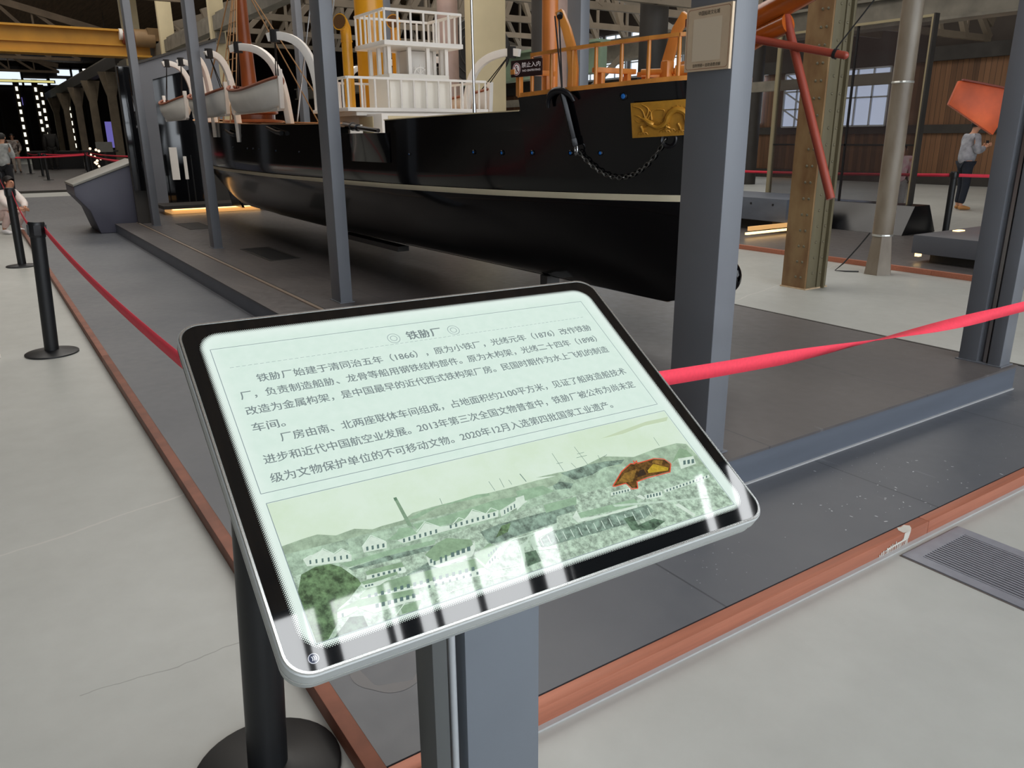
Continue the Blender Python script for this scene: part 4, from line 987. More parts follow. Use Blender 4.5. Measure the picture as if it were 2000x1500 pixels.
# dragon plaque on the bow
m_gold = mat('gilded_relief', (198, 142, 50), .38, metal=.35, var=.1, scale=30, spec=.5)
A, Bq = Vector(hull_pt(3.47, 1.58, .014)), Vector(hull_pt(2.0 + 1.17, 1.58, .02))
A = Vector((3.57, -3.228, 1.488)); Bq = Vector((3.205, -3.452, 1.508))
ud = (Bq - A).normalized(); nd = Vector((-ud.y, ud.x, 0)); nd = nd if nd.y > 0 else -nd; LD = (Bq - A).length; HD = .192
vd = Vector((-.015, .03, .19)); vd = (vd - ud * vd.dot(ud)).normalized(); MD = Matrix((ud, vd, ud.cross(vd))).transposed().to_4x4(); MD.translation = A + ud.cross(vd) * .012
if (MD.to_3x3() @ Vector((0, 0, 1))).y < 0: pass
sg = 1 if (MD.to_3x3() @ Vector((0, 0, 1))).y > 0 else -1
pq = MB().box(0, LD, 0, HD, -.012 * sg, 0).build('dragon_plaque', m_gold, ship, MD, bevel=.001)
b = MB()
def rel(pts, rs, lift=.55):
    P = [(x * LD, y * HD, sg * r * lift) for (x, y), r in zip(pts, rs)]; b.tube(P, rs, 8)
def curve(pts, n=26):
    tx = [(i, p[0]) for i, p in enumerate(pts)]; ty = [(i, p[1]) for i, p in enumerate(pts)]
    return [(spl(k / n * (len(pts) - 1), tx), spl(k / n * (len(pts) - 1), ty)) for k in range(n + 1)]
body = curve([(.27, .33), (.36, .27), (.46, .38), (.52, .62), (.62, .74), (.73, .62), (.75, .42), (.80, .28), (.90, .27), (.96, .45), (.93, .68), (.86, .84)], 60)
rel(body, [lerp(.009, .0175, min(1, k / 14)) * (1 if k < 44 else lerp(1, .4, (k - 44) / 16)) for k in range(61)], .4)
for k in range(4, 58, 2):
    (x, y), (x2, y2) = body[k], body[k + 1]; dx, dy = (x2 - x) * LD, (y2 - y) * HD; l = math.hypot(dx, dy) or 1
    nx_, ny_ = -dy / l, dx / l; s = 1 if True else -1
    b.tube([(x * LD + nx_ * .016 * s, y * HD + ny_ * .016 * s, sg * .004), (x * LD + nx_ * .024 * s - dx, y * HD + ny_ * .024 * s - dy, sg * .003)], [.004, .001], 6)
rel(curve([(.30, .36), (.24, .42), (.2, .50), (.14, .56)], 8), [.013, .016, .017, .016, .014, .013, .011, .009, .006], .5)
for (p, q, c, w) in (((.2, .52), (.03, .92), (.15, .8), .0045), ((.2, .54), (.15, .95), (.24, .8), .0045), ((.23, .54), (.21, .85), (.27, .7), .004), ((.18, .48), (.03, .66), (.1, .62), .0045), ((.2, .45), (.05, .52), (.1, .44), .004), ((.28, .5), (.36, .78), (.28, .72), .005), ((.36, .78), (.42, .58), (.45, .74), .004), ((.3, .42), (.45, .5), (.38, .5), .003), ((.3, .38), (.44, .44), (.38, .42), .003), ((.24, .34), (.12, .36), (.18, .30), .004), ((.86, .8), (.74, .95), (.8, .82), .005), ((.86, .82), (.84, .98), (.82, .9), .005), ((.87, .8), (.95, .95), (.93, .84), .005), ((.84, .76), (.72, .8), (.78, .72), .004), ((.84, .7), (.98, .74), (.92, .66), .0045), ((.82, .6), (.97, .6), (.9, .56), .0045), ((.8, .52), (.7, .55), (.75, .5), .004)):
    rel(curve([p, c, q], 8), [w * 1.25 * (1 - .08 * k) for k in range(9)], .9)
for (cx, cy, ax, ay) in ((.15, .14, .13, .34), (.45, .17, .50, .36), (.66, .14, .63, .36), (.52, .2, .47, .3)):
    rel([(ax, ay), ((ax + cx) / 2 + .01, (ay + cy) / 2), (cx, cy + .03)], [.009, .008, .006], .8)
    for a in (-.06, -.02, .02, .055): rel([(cx, cy + .02), (cx + a, cy - .01), (cx + a * 1.25, cy - .07)], [.0042, .0036, .0012], .8)
b.build('dragon_relief', m_gold, pq, MD, smooth=True)
hz = Vector(hull_pt(3.395, 1.478, .004)); MB().lathe([(.05, -.02), (.05, .006), (.043, .012), (.03, .006), (.028, -.01)], hz, 24, nd).build('hawse_ring', m_ring, ship, smooth=True)

# ---- white bridge
def railing(name, pts, h, nposts, r=.0135, mid=False, m=m_white, base=None, parent=ship, closed=True):
    """rail along pts at height h above them; every post is its own part"""
    seg = list(zip(pts, pts[1:] + ([pts[0]] if closed else [])))
    b = MB()
    for p, q in seg: b.bar((p[0], p[1], p[2] + h), (q[0], q[1], q[2] + h), r * 2.3, r * 1.5)
    top = b.build(name, m, parent)
    for (p, q), n in zip(seg, nposts):
        for k in range(n):
            t = k / n; x, y, z = (lerp(p[i], q[i], t) for i in range(3))
            MB().tube([(x, y, z), (x, y, z + h)], r * .8, 8).build('baluster', m, top, smooth=True)
    return top
bx0, bx1, by0, by1 = 6.93, 7.42, YC - .31, YC + .31
MB().box(6.62, 7.62, YC - .52, YC + .56, 1.5, 1.70).build('deck_house', m_white, ship, bevel=.004)
MB().box(6.612, 6.62, YC + .14, YC + .50, 1.54, 1.68).build('panel_moulding', m_cream, ship); MB().box(6.8, 7.1, YC + .56, YC + .566, 1.54, 1.68).build('panel_moulding', m_cream, ship)
MB().box(6.88, 7.75, YC - .70, YC + .76, 1.725, 1.757).build('bridge_deck', m_white, ship, bevel=.003)
MB().box(6.93, 7.7, YC - .6, YC + .66, 1.69, 1.726).build('bridge_deck_beam', m_white, ship)
ph = MB().box(bx0 + .02, bx1, by0, by1, 1.757, 2.055).build('pilot_house', mat('white_panelling', (238, 232, 220), .45, var=.015, scale=10, stretch=(1, 6, 1)), ship, bevel=.003)
b = MB()
for y in (by1 - .015, by1 - .22, by1 - .41, by0 + .015): MB().box(bx0 + .03, bx0 + .06, y - .017, y + .017, 2.05, 2.285).build('window_mullion', m_white, ph)
for x, y in ((7.06, by1 - .02), (7.2, by1 - .02), (7.39, by1 - .02), (7.06, by0 + .02), (7.2, by0 + .02), (7.39, by0 + .02), (7.39, YC)):
    MB().box(x - .016, x + .016, y - .016, y + .016, 2.05, 2.285).build('window_mullion', m_white, ph)
MB().box(7.2, 7.42, YC - .29, YC - .0, 2.05, 2.28).build('rear_wall', m_white, ph)
b = MB(); b.tube([(7.0, YC - .03 + .06 * math.cos(2 * PI * k / 20), 2.06 + .06 * math.sin(2 * PI * k / 20)) for k in range(20)], .009, 8, closed=True)
for k in range(8): a = 2 * PI * k / 8; b.tube([(7.0, YC - .03, 2.06), (7.0, YC - .03 + .085 * math.cos(a), 2.06 + .085 * math.sin(a))], .006, 6)
b.build('steering_wheel', m_white, ship, smooth=True)
MB().box(6.86, 7.52, YC - .42, YC + .385, 2.285, 2.325).build('pilot_house_roof', m_white, ship, bevel=.004)
railing('upper_rail', [(6.87, YC - .40, 2.325), (6.87, YC + .37, 2.325), (7.5, YC + .37, 2.325), (7.5, YC - .40, 2.325)], .25, [6, 6, 6, 6])
railing('bridge_rail', [(6.9, YC - .68, 1.757), (6.9, YC + .74, 1.757), (7.72, YC + .74, 1.757), (7.72, YC - .68, 1.757)], .25, [11, 7, 11, 7])
# funnel, cowl ventilators
m_yel = mat('funnel_yellow', (216, 152, 34), .32, var=.06, scale=4)
MB().lathe([(.145, 1.7), (.145, 4.2), (.15, 4.2), (.15, 4.26)], (8.0, YC, 0), 32).build('funnel', m_yel, ship, smooth=True)
MB().lathe([(.175, 1.62), (.175, 1.74), (.15, 1.76)], (8.0, YC, 0), 32).build('funnel_base', m_yel, ship, smooth=True)
def cowl(x, y, zt, face, r=.05):
    f = Vector(face).normalized(); pts = [(x, y, 1.66), (x, y, zt - .1), (x + f.x * .01, y + f.y * .01, zt - .04), (x + f.x * .05, y + f.y * .05, zt), (x + f.x * .1, y + f.y * .1, zt + .008)]
    o = MB().tube(pts, [r, r, r * 1.05, r * 1.15, r * 1.5], 20).build('cowl_ventilator', m_yel, ship, smooth=True)
    e = Vector(pts[-1]); MB().lathe([(r * 1.3, -.02), (r * 1.3, .004)], e + Vector(f) * .0, 20, f).build('cowl_mouth', mat('cowl_inside', (92, 58, 14), .7), o, smooth=True)
    MB().lathe([(r * 1.12, zt - .16), (r * 1.12, zt - .145)], (x, y, 0), 20).build('cowl_band', m_yel, o, smooth=True)
cowl(7.62, -3.20, 2.53, (-.55, .8, .1)); cowl(8.3, -4.05, 2.66, (-.7, .5, .1))
# foremast and aft mast, rigging
m_pine = mat('pine_mast', (196, 118, 56), .35, var=.22, scale=5, stretch=(3, 3, .5))
m_maho = mat('dark_mast', (122, 62, 28), .35, var=.2, scale=5, stretch=(3, 3, .5))
fm = MB().tube([(4.92, YC, 1.5), (4.92, YC, 4.3)], [.06, .052], 20).build('foremast', m_pine, ship, smooth=True)
am = MB().tube([(12.35, YC, 1.66), (12.35, YC, 2.3), (12.35, YC, 3.0), (12.35, YC, 4.4)], [.12, .11, .085, .075], 20).build('aft_mast', m_maho, ship, smooth=True)
MB().lathe([(.42, 1.72), (.44, 1.75), (.3, 1.77), (.3, 1.83), (.36, 1.85), (.36, 1.88)], (12.3, YC, 0), 26).build('mast_fife_rail', m_maho, ship, smooth=True)
for (p, q) in (((12.35, YC, 3.9), (10.6, -2.9, 1.68)), ((12.35, YC, 3.9), (10.9, -2.9, 1.68)), ((12.35, YC, 3.9), (11.25, -2.9, 1.69)), ((12.35, YC, 3.9), (11.6, -2.93, 1.70)), ((12.35, YC, 3.9), (12.9, -3.0, 1.72)), ((12.35, YC, 3.9), (13.3, -3.1, 1.74)), ((12.35, YC, 3.7), (10.9, -4.33, 1.68)), ((12.35, YC, 3.7), (11.5, -4.33, 1.69))):
    MB().tube([p, q], .009, 6).build('shroud', m_rope, am)
for k in range(9):
    t = .25 + k * .075; z = lerp(3.9, 1.69, t)
    P = [Vector((12.35, YC, 3.9)).lerp(Vector(q), t) for q in ((10.6, -2.9, 1.68), (11.6, -2.93, 1.70))]; MB().tube(P, .006, 5).build('ratline', m_rope, am)
MB().tube([(4.96, -3.0, 1.70), (4.98, -3.0, 2.9)], .009, 8).build('wire_stay', m_chrome, ship, smooth=True)
MB().tube([(4.96, -3.0, 1.66), (4.96, -3.0, 1.72)], .013, 8).build('rigging_screw', m_chrome, ship, smooth=True)
MB().tube([(8.05, -2.8, 1.66), (8.3, -3.3, 3.6)], .008, 6).build('wire_stay', m_chrome, ship); MB().tube([(7.5, -2.82, 1.66), (8.05, -3.5, 3.8)], .008, 6).build('wire_stay', m_chrome, ship)
# forecastle rails in pine
def fc_rail(side, ext):
    n = 7; xs = [lerp(4.24, 3.2, k / n) for k in range(n + 1)]
    pts = [(x, YC + side * (half(x, pw(x, ZS)) - .03), pw(x, ZS) + .02) for x in xs]
    b = MB(); tp = [(x, y, z + .215) for x, y, z in pts]
    for p, q in zip(tp, tp[1:]): b.bar(p, q, .034, .02)
    top = b.build('forecastle_rail', m_orange, ship)
    for x, y, z in pts: MB().tube([(x, y, z - .01), (x, y, z + .1), (x, y, z + .215)], [.0105, .0125, .0105], 10).build('baluster', m_orange, top, smooth=True)
fc_rail(1, 0); fc_rail(-1, 0)
# curved anchor davits, bitts, windlass
def timber(pts, w, h, name='cat_davit', m=m_orange):
    b = MB(); n = len(pts); vs = []
    for i, p in enumerate(pts):
        d = (Vector(pts[min(i + 1, n - 1)]) - Vector(pts[max(i - 1, 0)])).normalized(); a = Vector((.55, -.83, 0)); a = (a - d * a.dot(d)).normalized(); c = d.cross(a)
        k = h * (1 - .25 * i / n)
        for sx, sy in ((-1, -1), (1, -1), (1, 1), (-1, 1)): vs.append(Vector(p) + a * (sx * w / 2) + c * (sy * k / 2))
    b.add(vs, [(4 * i + j, 4 * i + 4 + j, 4 * i + 4 + (j + 1) % 4, 4 * i + (j + 1) % 4) for i in range(n - 1) for j in range(4)] + [(3, 2, 1, 0), (4 * n - 4, 4 * n - 3, 4 * n - 2, 4 * n - 1)])
    return b.build(name, m, ship, bevel=.004)
timber([(3.955, -3.08, 1.75), (3.95, -3.08, 1.88), (3.965, -3.075, 2.0), (4.0, -3.065, 2.1), (4.05, -3.05, 2.2)], .05, .056)
timber([(3.87, -3.75, 1.80), (3.86, -3.75, 1.92), (3.83, -3.76, 2.03), (3.79, -3.76, 2.12), (3.73, -3.77, 2.20)], .05, .07)
MB().tube([(4.02, -3.03, 2.18), (4.01, -3.02, 2.165)], .018, 12).build('sheave', m_black, ship)
MB().tube([(4.03, -3.0, 2.17), (3.955, -3.0, 1.77)], .005, 6).build('anchor_fall', m_rope_black, ship); MB().tube([(4.03, -3.03, 2.17), (3.965, -3.01, 1.77)], .005, 6).build('anchor_fall', m_rope_black, ship)
for x, y in ((3.72, -3.62), (3.52, -3.76)): MB().box(x - .03, x + .03, y - .03, y + .03, 1.78, 1.93).build('windlass_post', m_orange, ship, bevel=.01)
MB().tube([(3.85, -3.53, 1.87), (3.42, -3.83, 1.87)], .018, 12).tube([(3.68, -3.65, 1.87), (3.56, -3.735, 1.87)], .034, 12).build('windlass_barrel', m_orange, ship, smooth=True)
for x, y in ((4.32, -3.05), (4.1, -3.9), (3.95, -3.4)):
    MB().box(x - .02, x + .02, y - .12, y - .09, 1.74, 1.87).box(x - .02, x + .02, y + .09, y + .12, 1.74, 1.87).box(x - .022, x + .022, y - .16, y + .16, 1.865, 1.895).build('mooring_bench', m_orange, ship, bevel=.003)
MB().tube([(3.55, -3.62, 2.1), (3.55, -3.62, 2.14)], .03, 12).build('lamp_bracket', m_maho, ship)
# bowsprit with its booms
m_sprit = mat('varnished_bowsprit', (168, 82, 26), .22, var=.2, scale=4, stretch=(.5, 4, 4)); m_red = mat('red_brown_spar', (150, 66, 50), .4, var=.08, scale=6)
MB().tube([(3.34, YC, 1.99), (3.05, YC, 2.09), (2.3, YC, 2.32), (1.7, YC, 2.5)], [.06, .062, .055, .045], 18).build('bowsprit', m_sprit, ship, smooth=True)
MB().tube([(3.3, YC, 1.9), (3.02, YC, 2.005), (2.86, YC, 2.045)], [.05, .05, .05], 18).build('bowsprit_bed', m_sprit, ship, smooth=True)
MB().tube([(2.90, YC + .0, 2.13), (2.50, YC, 1.185)], .022, 14).build('dolphin_striker', m_red, ship, smooth=True)
sp = MB().tube([(3.10, YC + .1, 2.0), (2.545, YC - .02 - .03, 1.868)], [.021, .019], 14).sphere((2.545, YC - .05, 1.868), .019).build('whisker_boom', m_red, ship, smooth=True)
MB().tube([(2.60, YC - .038, 1.881), (2.585, YC - .041, 1.877)], .025, 12).build('boom_band', m_black, sp)
MB().tube([(2.595, YC - .04, 1.9), (2.3, YC - .1, 2.28)], .0035, 6).build('boom_guy', m_rope_black, ship)
# lifeboat davits
def davit(foot, tip, w=.055, h=.07):
    f, t = Vector(foot), Vector(tip); H = t.z - f.z; hd = Vector((t.x - f.x, t.y - f.y, 0)); L = hd.length; hd.normalize(); side = Vector((-hd.y, hd.x, 0)); pts = []
    prof = [(-.06, -.0), (-.05, .16), (-.02, .34), (.02, .52), (.10, .70), (.24, .85), (.45, .95), (.70, .995), (.9, 1.0), (1.03, .985)]
    ts = [k / 24 * (len(prof) - 1) for k in range(25)]
    pts = [f + hd * L * spl(q, [(i, p[0]) for i, p in enumerate(prof)]) + Vector((0, 0, H * spl(q, [(i, p[1]) for i, p in enumerate(prof)]))) for q in ts]
    b = MB(); vs = []; n = len(pts)
    for i, p in enumerate(pts):
        d = (pts[min(i + 1, n - 1)] - pts[max(i - 1, 0)]).normalized(); c = d.cross(side)
        for sx, sy in ((-1, -1), (1, -1), (1, 1), (-1, 1)): vs.append(p + side * (sx * w / 2) + c * (sy * h / 2))
    b.add(vs, [(4 * i + j, 4 * i + 4 + j, 4 * i + 4 + (j + 1) % 4, 4 * i + (j + 1) % 4) for i in range(n - 1) for j in range(4)] + [(3, 2, 1, 0), (4 * n - 4, 4 * n - 3, 4 * n - 2, 4 * n - 1)])
    o = b.build('boat_davit', m_white, ship, bevel=.004)
    k = pts[-4]; MB().tube([k + Vector((0, 0, -.052)), k + Vector((0, 0, .052))], .045, 10).build('rope_band', m_rope_black, o)
    return k
def fall(tip, to):
    o = MB().tube([tip, (Vector(to) + Vector((.06, 0, 0)))], .0055, 5).tube([tip, (Vector(to) - Vector((.03, 0, 0)))], .0055, 5).build('boat_fall', m_rope_black, ship)
DV = [((7.30, -2.76, 1.60), (7.62, -2.46, 2.38)), ((8.28, -2.78, 1.46), (8.85, -2.46, 2.39)), ((10.02, -2.75, 1.46), (9.98, -2.47, 2.43)), ((11.3, -2.80, 1.52), (11.15, -2.58, 2.49)), ((11.95, -2.9, 1.6), (12.05, -2.6, 2.50)), ((13.1, -3.0, 1.6), (13.1, -2.62, 2.56))]
tips = [davit(*d) for d in DV]
for x in (9.5, 10.6, 13.9): davit((x, -4.42, 1.6), (x + .2, -4.7, 2.4))
sb = [davit((7.5, -4.46, 1.6), (6.95, -4.72, 2.30)), davit((9.0, -4.46, 1.6), (8.6, -4.72, 2.36))]

# ---- lifeboats hanging from the davits
m_boat = mat('white_boat_canvas', (232, 228, 220), .5, var=.05, scale=5, bump=.1); m_gun = mat('boat_gunwale_wood', (138, 76, 48), .5, var=.15, scale=8)
def lifeboat(label, x0, x1, y, zk=1.76, zg=1.985, hb=.165):
    """stem at x0, stern at x1"""
    t = thing('lifeboat', label, 'lifeboat', ((x0 + x1) / 2, y, zk), 'white lifeboats on the ship davits')
    def hb_(s): return hb * max(.012, (1 - abs(2 * s - 1) ** 2.6)) ** .8
    def zg_(s): return zg + .085 * abs(2 * s - 1) ** 2
    def zk_(s): return zk + .07 * max(0, abs(2 * s - 1) - .55) ** 1.2 / .45
    def sec(i, j):
        s = i; a = j * 2 - 1; w = hb_(s); q = abs(a)
        return (lerp(x0, x1, s), y + math.copysign(w * min(1, q * 1.35) ** .62, a), lerp(zk_(s), zg_(s), q ** 1.7))
    b = MB(); b.grid(sec, 24, 16); b.build('hull', m_boat, t, smooth=True)
    b = MB()
    for sd in (1, -1):
        pts = [(lerp(x0, x1, k / 24), y + sd * hb_(k / 24), zg_(k / 24)) for k in range(25)]; b.tube(pts, .016, 6)
    b.build('gunwale', m_gun, t, smooth=True)
    b = MB(); b.add([(lerp(x0, x1, k / 16), y + sd * hb_(k / 16) * .98, zg_(k / 16) - .02) for k in range(17) for sd in (-1, 1)], [(2 * i, 2 * i + 1, 2 * i + 3, 2 * i + 2) for i in range(16)]); b.build('cover_boards', m_gun, t)
    d = 1 if x1 > x0 else -1
    for xe, s in ((x0, -1), (x1, 1)):
        k = s * d
        MB().prism([(0, zk + .02), (k * .02, zg + .06), (k * .025, zg + .15), (k * -.035, zg + .15), (k * -.05, zk - .005)], (xe, y - .022, 0), (1, 0, 0), (0, 0, 1), (0, .044, 0)).build('stem_post', m_white, t, bevel=.004)
    MB().bar((lerp(x0, x1, .06), y, zk + .012), (lerp(x0, x1, .94), y, zk + .012), .03, .03).build('keel', m_white, t)
    return t
lifeboat('white lifeboat nearest the bridge, its whole side in view between two grey posts', 7.98, 9.72, -2.64)
lifeboat('white lifeboat hanging behind the third grey post, only its pointed bow showing', 10.02, 11.75, -2.66)
lifeboat('white lifeboat at the stern, hanging in front of the grey portal', 12.15, 13.6, -2.66)
lifeboat('white lifeboat on the far side of the ship, behind the bridge', 7.5, 9.1, -4.74, 1.72, 1.9)
for tp, to in ((tips[0], (8.05, -2.64, 2.03)), (tips[1], (9.45, -2.64, 2.0)), (tips[2], (10.15, -2.66, 2.04)), (tips[3], (11.6, -2.66, 2.04)), (tips[4], (12.35, -2.66, 2.02)), (tips[5], (13.4, -2.66, 2.04)), (sb[0], (7.7, -4.74, 1.94)), (sb[1], (8.5, -4.74, 1.94))): fall(tp, to)
for x, z in ((8.4, 1.56), (10.2, 1.55)): MB().tube([(x + .35, YC + half(x + .35, z) + .03, z + .05), (x, YC + half(x, z) + .045, z + .0), (x - .12, YC + half(x - .12, z) + .03, z - .01)], [.016, .02, .024], 10).build('davit_strut', m_black, ship, smooth=True)
# hull supports under the keel
for x in (4.9, 9.3): MB().box(x - .045, x + .045, YC - .06, YC + .06, .203, .47).build('keel_block', mat('support_grey', (92, 90, 88), .6), ship)
MB().box(7.1, 8.6, -3.5, -3.38, .42, .47).build('bilge_board', mat('support_grey', (92, 90, 88), .6), ship)
rd = MB().prism([(13.35, .42), (13.95, .42), (14.35, .95), (14.6, 1.3), (14.45, 1.3), (13.9, .8)], (0, YC - .02, 0), (1, 0, 0), (0, 0, 1), (0, .04, 0)).build('rudder', m_hull, ship)
for a in range(3): MB().bar((13.4, YC, .62), (13.4, YC + .13 * math.cos(a * 2.094 + .5), .62 + .13 * math.sin(a * 2.094 + .5)), .05, .02, (1, 0, 0)).build('propeller_blade', m_irondark, rd)

# ---- anchor and chain
an = thing('anchor', 'black iron anchor hung against the bow of the ship below a curved pine davit', 'anchor', (3.9, -2.96, 1.44))
m_anchor = mat('black_anchor_paint', (30, 30, 33), .32, metal=.3)
MB().bar((3.958, -3.005, 1.745), (3.925, -3.07, 1.48), .036, .026).build('shank', m_anchor, an, bevel=.004)
arc = [(3.975 + .092 * math.cos(t), 0, 1.675 + .085 * math.sin(t) + .0) for t in [lerp(.25, PI + .15, k / 16) for k in range(17)]][::-1]
MB().tube([(2 * 3.975 - x, YC + half(2 * 3.975 - x, z) + .035, z) for x, y, z in arc][::-1], [lerp(.010, .022, math.sin(PI * k / 16)) for k in range(17)], 10).build('arms', m_anchor, an, smooth=True)
MB().bar((3.927, -3.066, 1.49), (3.921, -3.078, 1.44), .05, .034).build('shank_eye', m_anchor, an, bevel=.008)
MB().tube([(3.918 + .026 * math.cos(a), -3.085 - .012 * math.cos(a), 1.42 + .03 * math.sin(a)) for a in [2 * PI * k / 14 for k in range(14)]], .006, 8, closed=True).build('ring', m_chrome, an, smooth=True)
ch = thing('anchor_chain', 'slack steel chain looping from the anchor to the hawse hole at the bow', 'chain', (3.5, -3.0, 1.28))
m_link = mat('steel_chain', (96, 94, 90), .35, metal=.8)
N = 26; P = []
for k in range(N + 1):
    t = k / N; x = lerp(3.91, 3.402, t); z = lerp(1.41, 1.475, t) - .182 * 4 * t * (1 - t) * (.92 + .16 * t); P.append(Vector((x, YC + half(x, z) + .022, z)))
for k in range(N):
    a, c = P[k], P[k + 1]; d = (c - a); L = d.length * .72; d.normalize(); s = Vector((0, 0, 1)).cross(d).normalized() if k % 2 else Vector((0, 1, 0)); e = (s if k % 2 else d.cross(s).normalized()); m_ = (a + c) / 2; w = .0115
    pts = [m_ + d * (L * math.cos(q)) * .95 + e * (w * math.sin(q)) for q in [2 * PI * i / 12 for i in range(12)]]
    MB().tube(pts, .0036, 6, closed=True).build('link', m_link, ch, smooth=True)

# ---- no-entry sign on the forecastle rail
ns = thing('no_entry_sign', 'small dark brown no-entry sign hung on the pine rail near the foremast', 'sign', (4.2, -2.88, 1.9))
SA, SB = Vector((4.335, -2.895, 1.848)), Vector((4.065, -2.935, 1.848)); su = (SB - SA).normalized(); sn = Vector((-su.y, su.x, 0)); sn = sn if sn.y > 0 else -sn
MS = Matrix((su, Vector((0, 0, 1)), su.cross(Vector((0, 0, 1))))).transposed().to_4x4(); MS.translation = SA; sgn = 1 if su.cross(Vector((0, 0, 1))).dot(sn) > 0 else -1
SW, SH = .272, .096
m_sign = mat('sign_brown', (48, 26, 26), .4); m_lett = mat('sign_white', (236, 226, 224), .5, emit=(236, 226, 224), es=.12)
MB().prism(round_rect(0, SW, 0, SH, .006), (0, 0, -.004), (1, 0, 0), (0, 1, 0), (0, 0, .008)).build('plate', m_sign, ns, MS)
FS = lambda x, y: (x, y, .0046 * sgn)
b = MB(); text_into(b, '禁止入内', FS, .098, .262, .054, .032, .008); b.build('lettering', m_lett, ns, MS, fix=False)
b = MB(); text_into(b, 'NO ENTRYING', FS, .105, .262, .028, .0165, .015); b.build('lettering', m_lett, ns, MS, fix=False)
circ = lambda r: [(.052 + r * math.cos(2 * PI * k / 28), .046 + r * math.sin(2 * PI * k / 28)) for k in range(28)]
b = MB(); b.poly([FS(*p) for p in circ(.036)]); b.build('symbol_disc', m_lett, ns, MS, fix=False)
FS2 = lambda x, y: (x, y, .0052 * sgn)
b = MB(); ring2d(b, circ(.0335), circ(.028), FS2); strip(b, (.033, .066), (.071, .026), .005, FS2); b.build('symbol_ring', mat('sign_red', (150, 36, 52), .5), ns, MS, fix=False)
b = MB(); b.poly([FS2(.052 + .005 * math.cos(t), .06 + .005 * math.sin(t)) for t in [2 * PI * k / 12 for k in range(12)]]); b.add([FS2(.044, .052), FS2(.060, .052), FS2(.056, .042), FS2(.048, .042)], [(0, 1, 2, 3)]); strip(b, (.050, .044), (.046, .026), .004, FS2); strip(b, (.054, .044), (.06, .028), .004, FS2); b.build('symbol_figure', m_sign, ns, MS, fix=False)
# ------------------------------------------------------------------ columns of the hall
m_rust = mat('rusty_riveted_iron', (116, 82, 50), .5, var=.3, scale=3.5, stretch=(2, 2, .8), rgb2=(150, 122, 84), bump=.25)
m_flange = mat('grey_green_iron', (108, 100, 78), .45, var=.12, scale=3, stretch=(4, 4, .5))
m_chip = mat('chipped_base_paint', (196, 170, 138), .7, var=.2, scale=30)
def riveted_column(label, x, y, h=8.5, name='riveted_column', m1=m_rust, m2=m_flange, rivets=True):
    t = thing(name, label, 'column', (x, y, 0), 'iron columns along the ship aisle')
    # channel web facing the aisle plus a flanged side
    MB().box(x - .14, x + .14, y + .13, y + .155, 0, h).build('web_plate', m1, t, bevel=.004)
    MB().box(x - .14, x - .115, y + .13, y - .16, 0, h).build('side_plate', m2, t, bevel=.004)
    MB().box(x + .115, x + .14, y + .13, y - .16, 0, h).build('side_plate', m2, t)
    MB().box(x - .14, x + .14, y - .16, y - .185, 0, h).build('rear_plate', m2, t)
    MB().box(x - .19, x - .14, y - .08, y - .105, 0, h).box(x - .155, x - .14, y - .02, y - .16, 0, h).build('angle_flange', m2, t, bevel=.003)
    if rivets:
        b = MB(); z = .12
        while z < 3.4:
            for dx in (-.085, -.025): b.sphere((x + dx, y + .158, z), (.0135, .008, .0135), 8, 5)
            for dy in (.05, ): b.sphere((x - .143, y + dy, z + .04), (.008, .0135, .0135), 8, 5)
            b.sphere((x - .158, y - .05, z + .04), (.008, .0135, .0135), 8, 5)
            z += .155
        o = b.build('rivet', m2, t, smooth=True); o['kind'] = 'stuff'
        MB().box(x - .16, x + .15, y + .165, y - .19, 0, .012).build('base_scab', m_chip, t)
    return t
riveted_column('rust-brown riveted iron column standing on the pale floor right of the ship', 5.02, -6.95)
def cream_col(label, x, y, w=.42):
    t = thing('cream_column', label, 'column', (x, y, 0), 'cream painted columns behind the ship')
    MB().box(x - .12, x + .12, y - w / 2, y + w / 2, 0, 8.5).build('shaft', m_cream, t, bevel=.01)
    MB().box(x - .2, x + .2, y - w / 2 - .08, y + w / 2 + .08, 0, .4).build('plinth', m_steelold, t)
    MB().box(x - .3, x + .3, y - .12, y + .12, 4.2, 4.5).build('bracket', m_steelold, t)
cream_col('broad cream column rising directly behind the white bridge', 11.6, -7.25, .62)
cream_col('cream column behind the aft mast', 26, -6.85); cream_col('cream column just above the tilted grey portal', 33, -6.85, .5); cream_col('cream column to the right of the yellow crane beam', 40, -6.85, .7)
m_pink = mat('faded_pink_iron', (176, 150, 140), .6, var=.15, scale=3)
def round_col(label, x, y, r, m, h=8.5, foot=True, name='round_column'):
    t = thing(name, label, 'column', (x, y, 0), 'round columns of the hall')
    MB().lathe([(r, .42 if foot else 0), (r * .96, h)], (x, y, 0), 24).build('shaft', m, t, smooth=True)
    if foot:
        MB().lathe([(r * 1.5, 0), (r * 1.42, .06), (r * 1.12, .36), (r * 1.05, .42)], (x, y, 0), 6).build('foot', m, t)
        for z in (.42, 2.0): MB().lathe([(r + .002, z), (r + .006, z + .008), (r + .002, z + .022)], (x, y, 0), 24).build('band', mat('galvanised_band', (205, 205, 200), .3, metal=.7), t)
    return t
m_pipe = mat('weathered_pipe_paint', (104, 90, 74), .42, var=.3, scale=2.5, stretch=(2, 2, .7), rgb2=(140, 130, 116), bump=.1)
round_col('weathered round iron column with flared foot, right of the riveted column', 5.02, -8.28, .105, m_pipe)
round_col('pinkish round column behind the foremast', 11.2, -8.4, .17, m_pink, foot=False)
round_col('pinkish round column above the white bridge rail', 12.2, -6.9, .17, m_pink, foot=False)
round_col('dark round column behind the pine forecastle rail', 13.2, -12.4, .3, m_irondark, foot=False)
round_col('dark column left of the foremast, behind the no-entry sign', 9.6, -6.9, .13, m_irondark, foot=False)
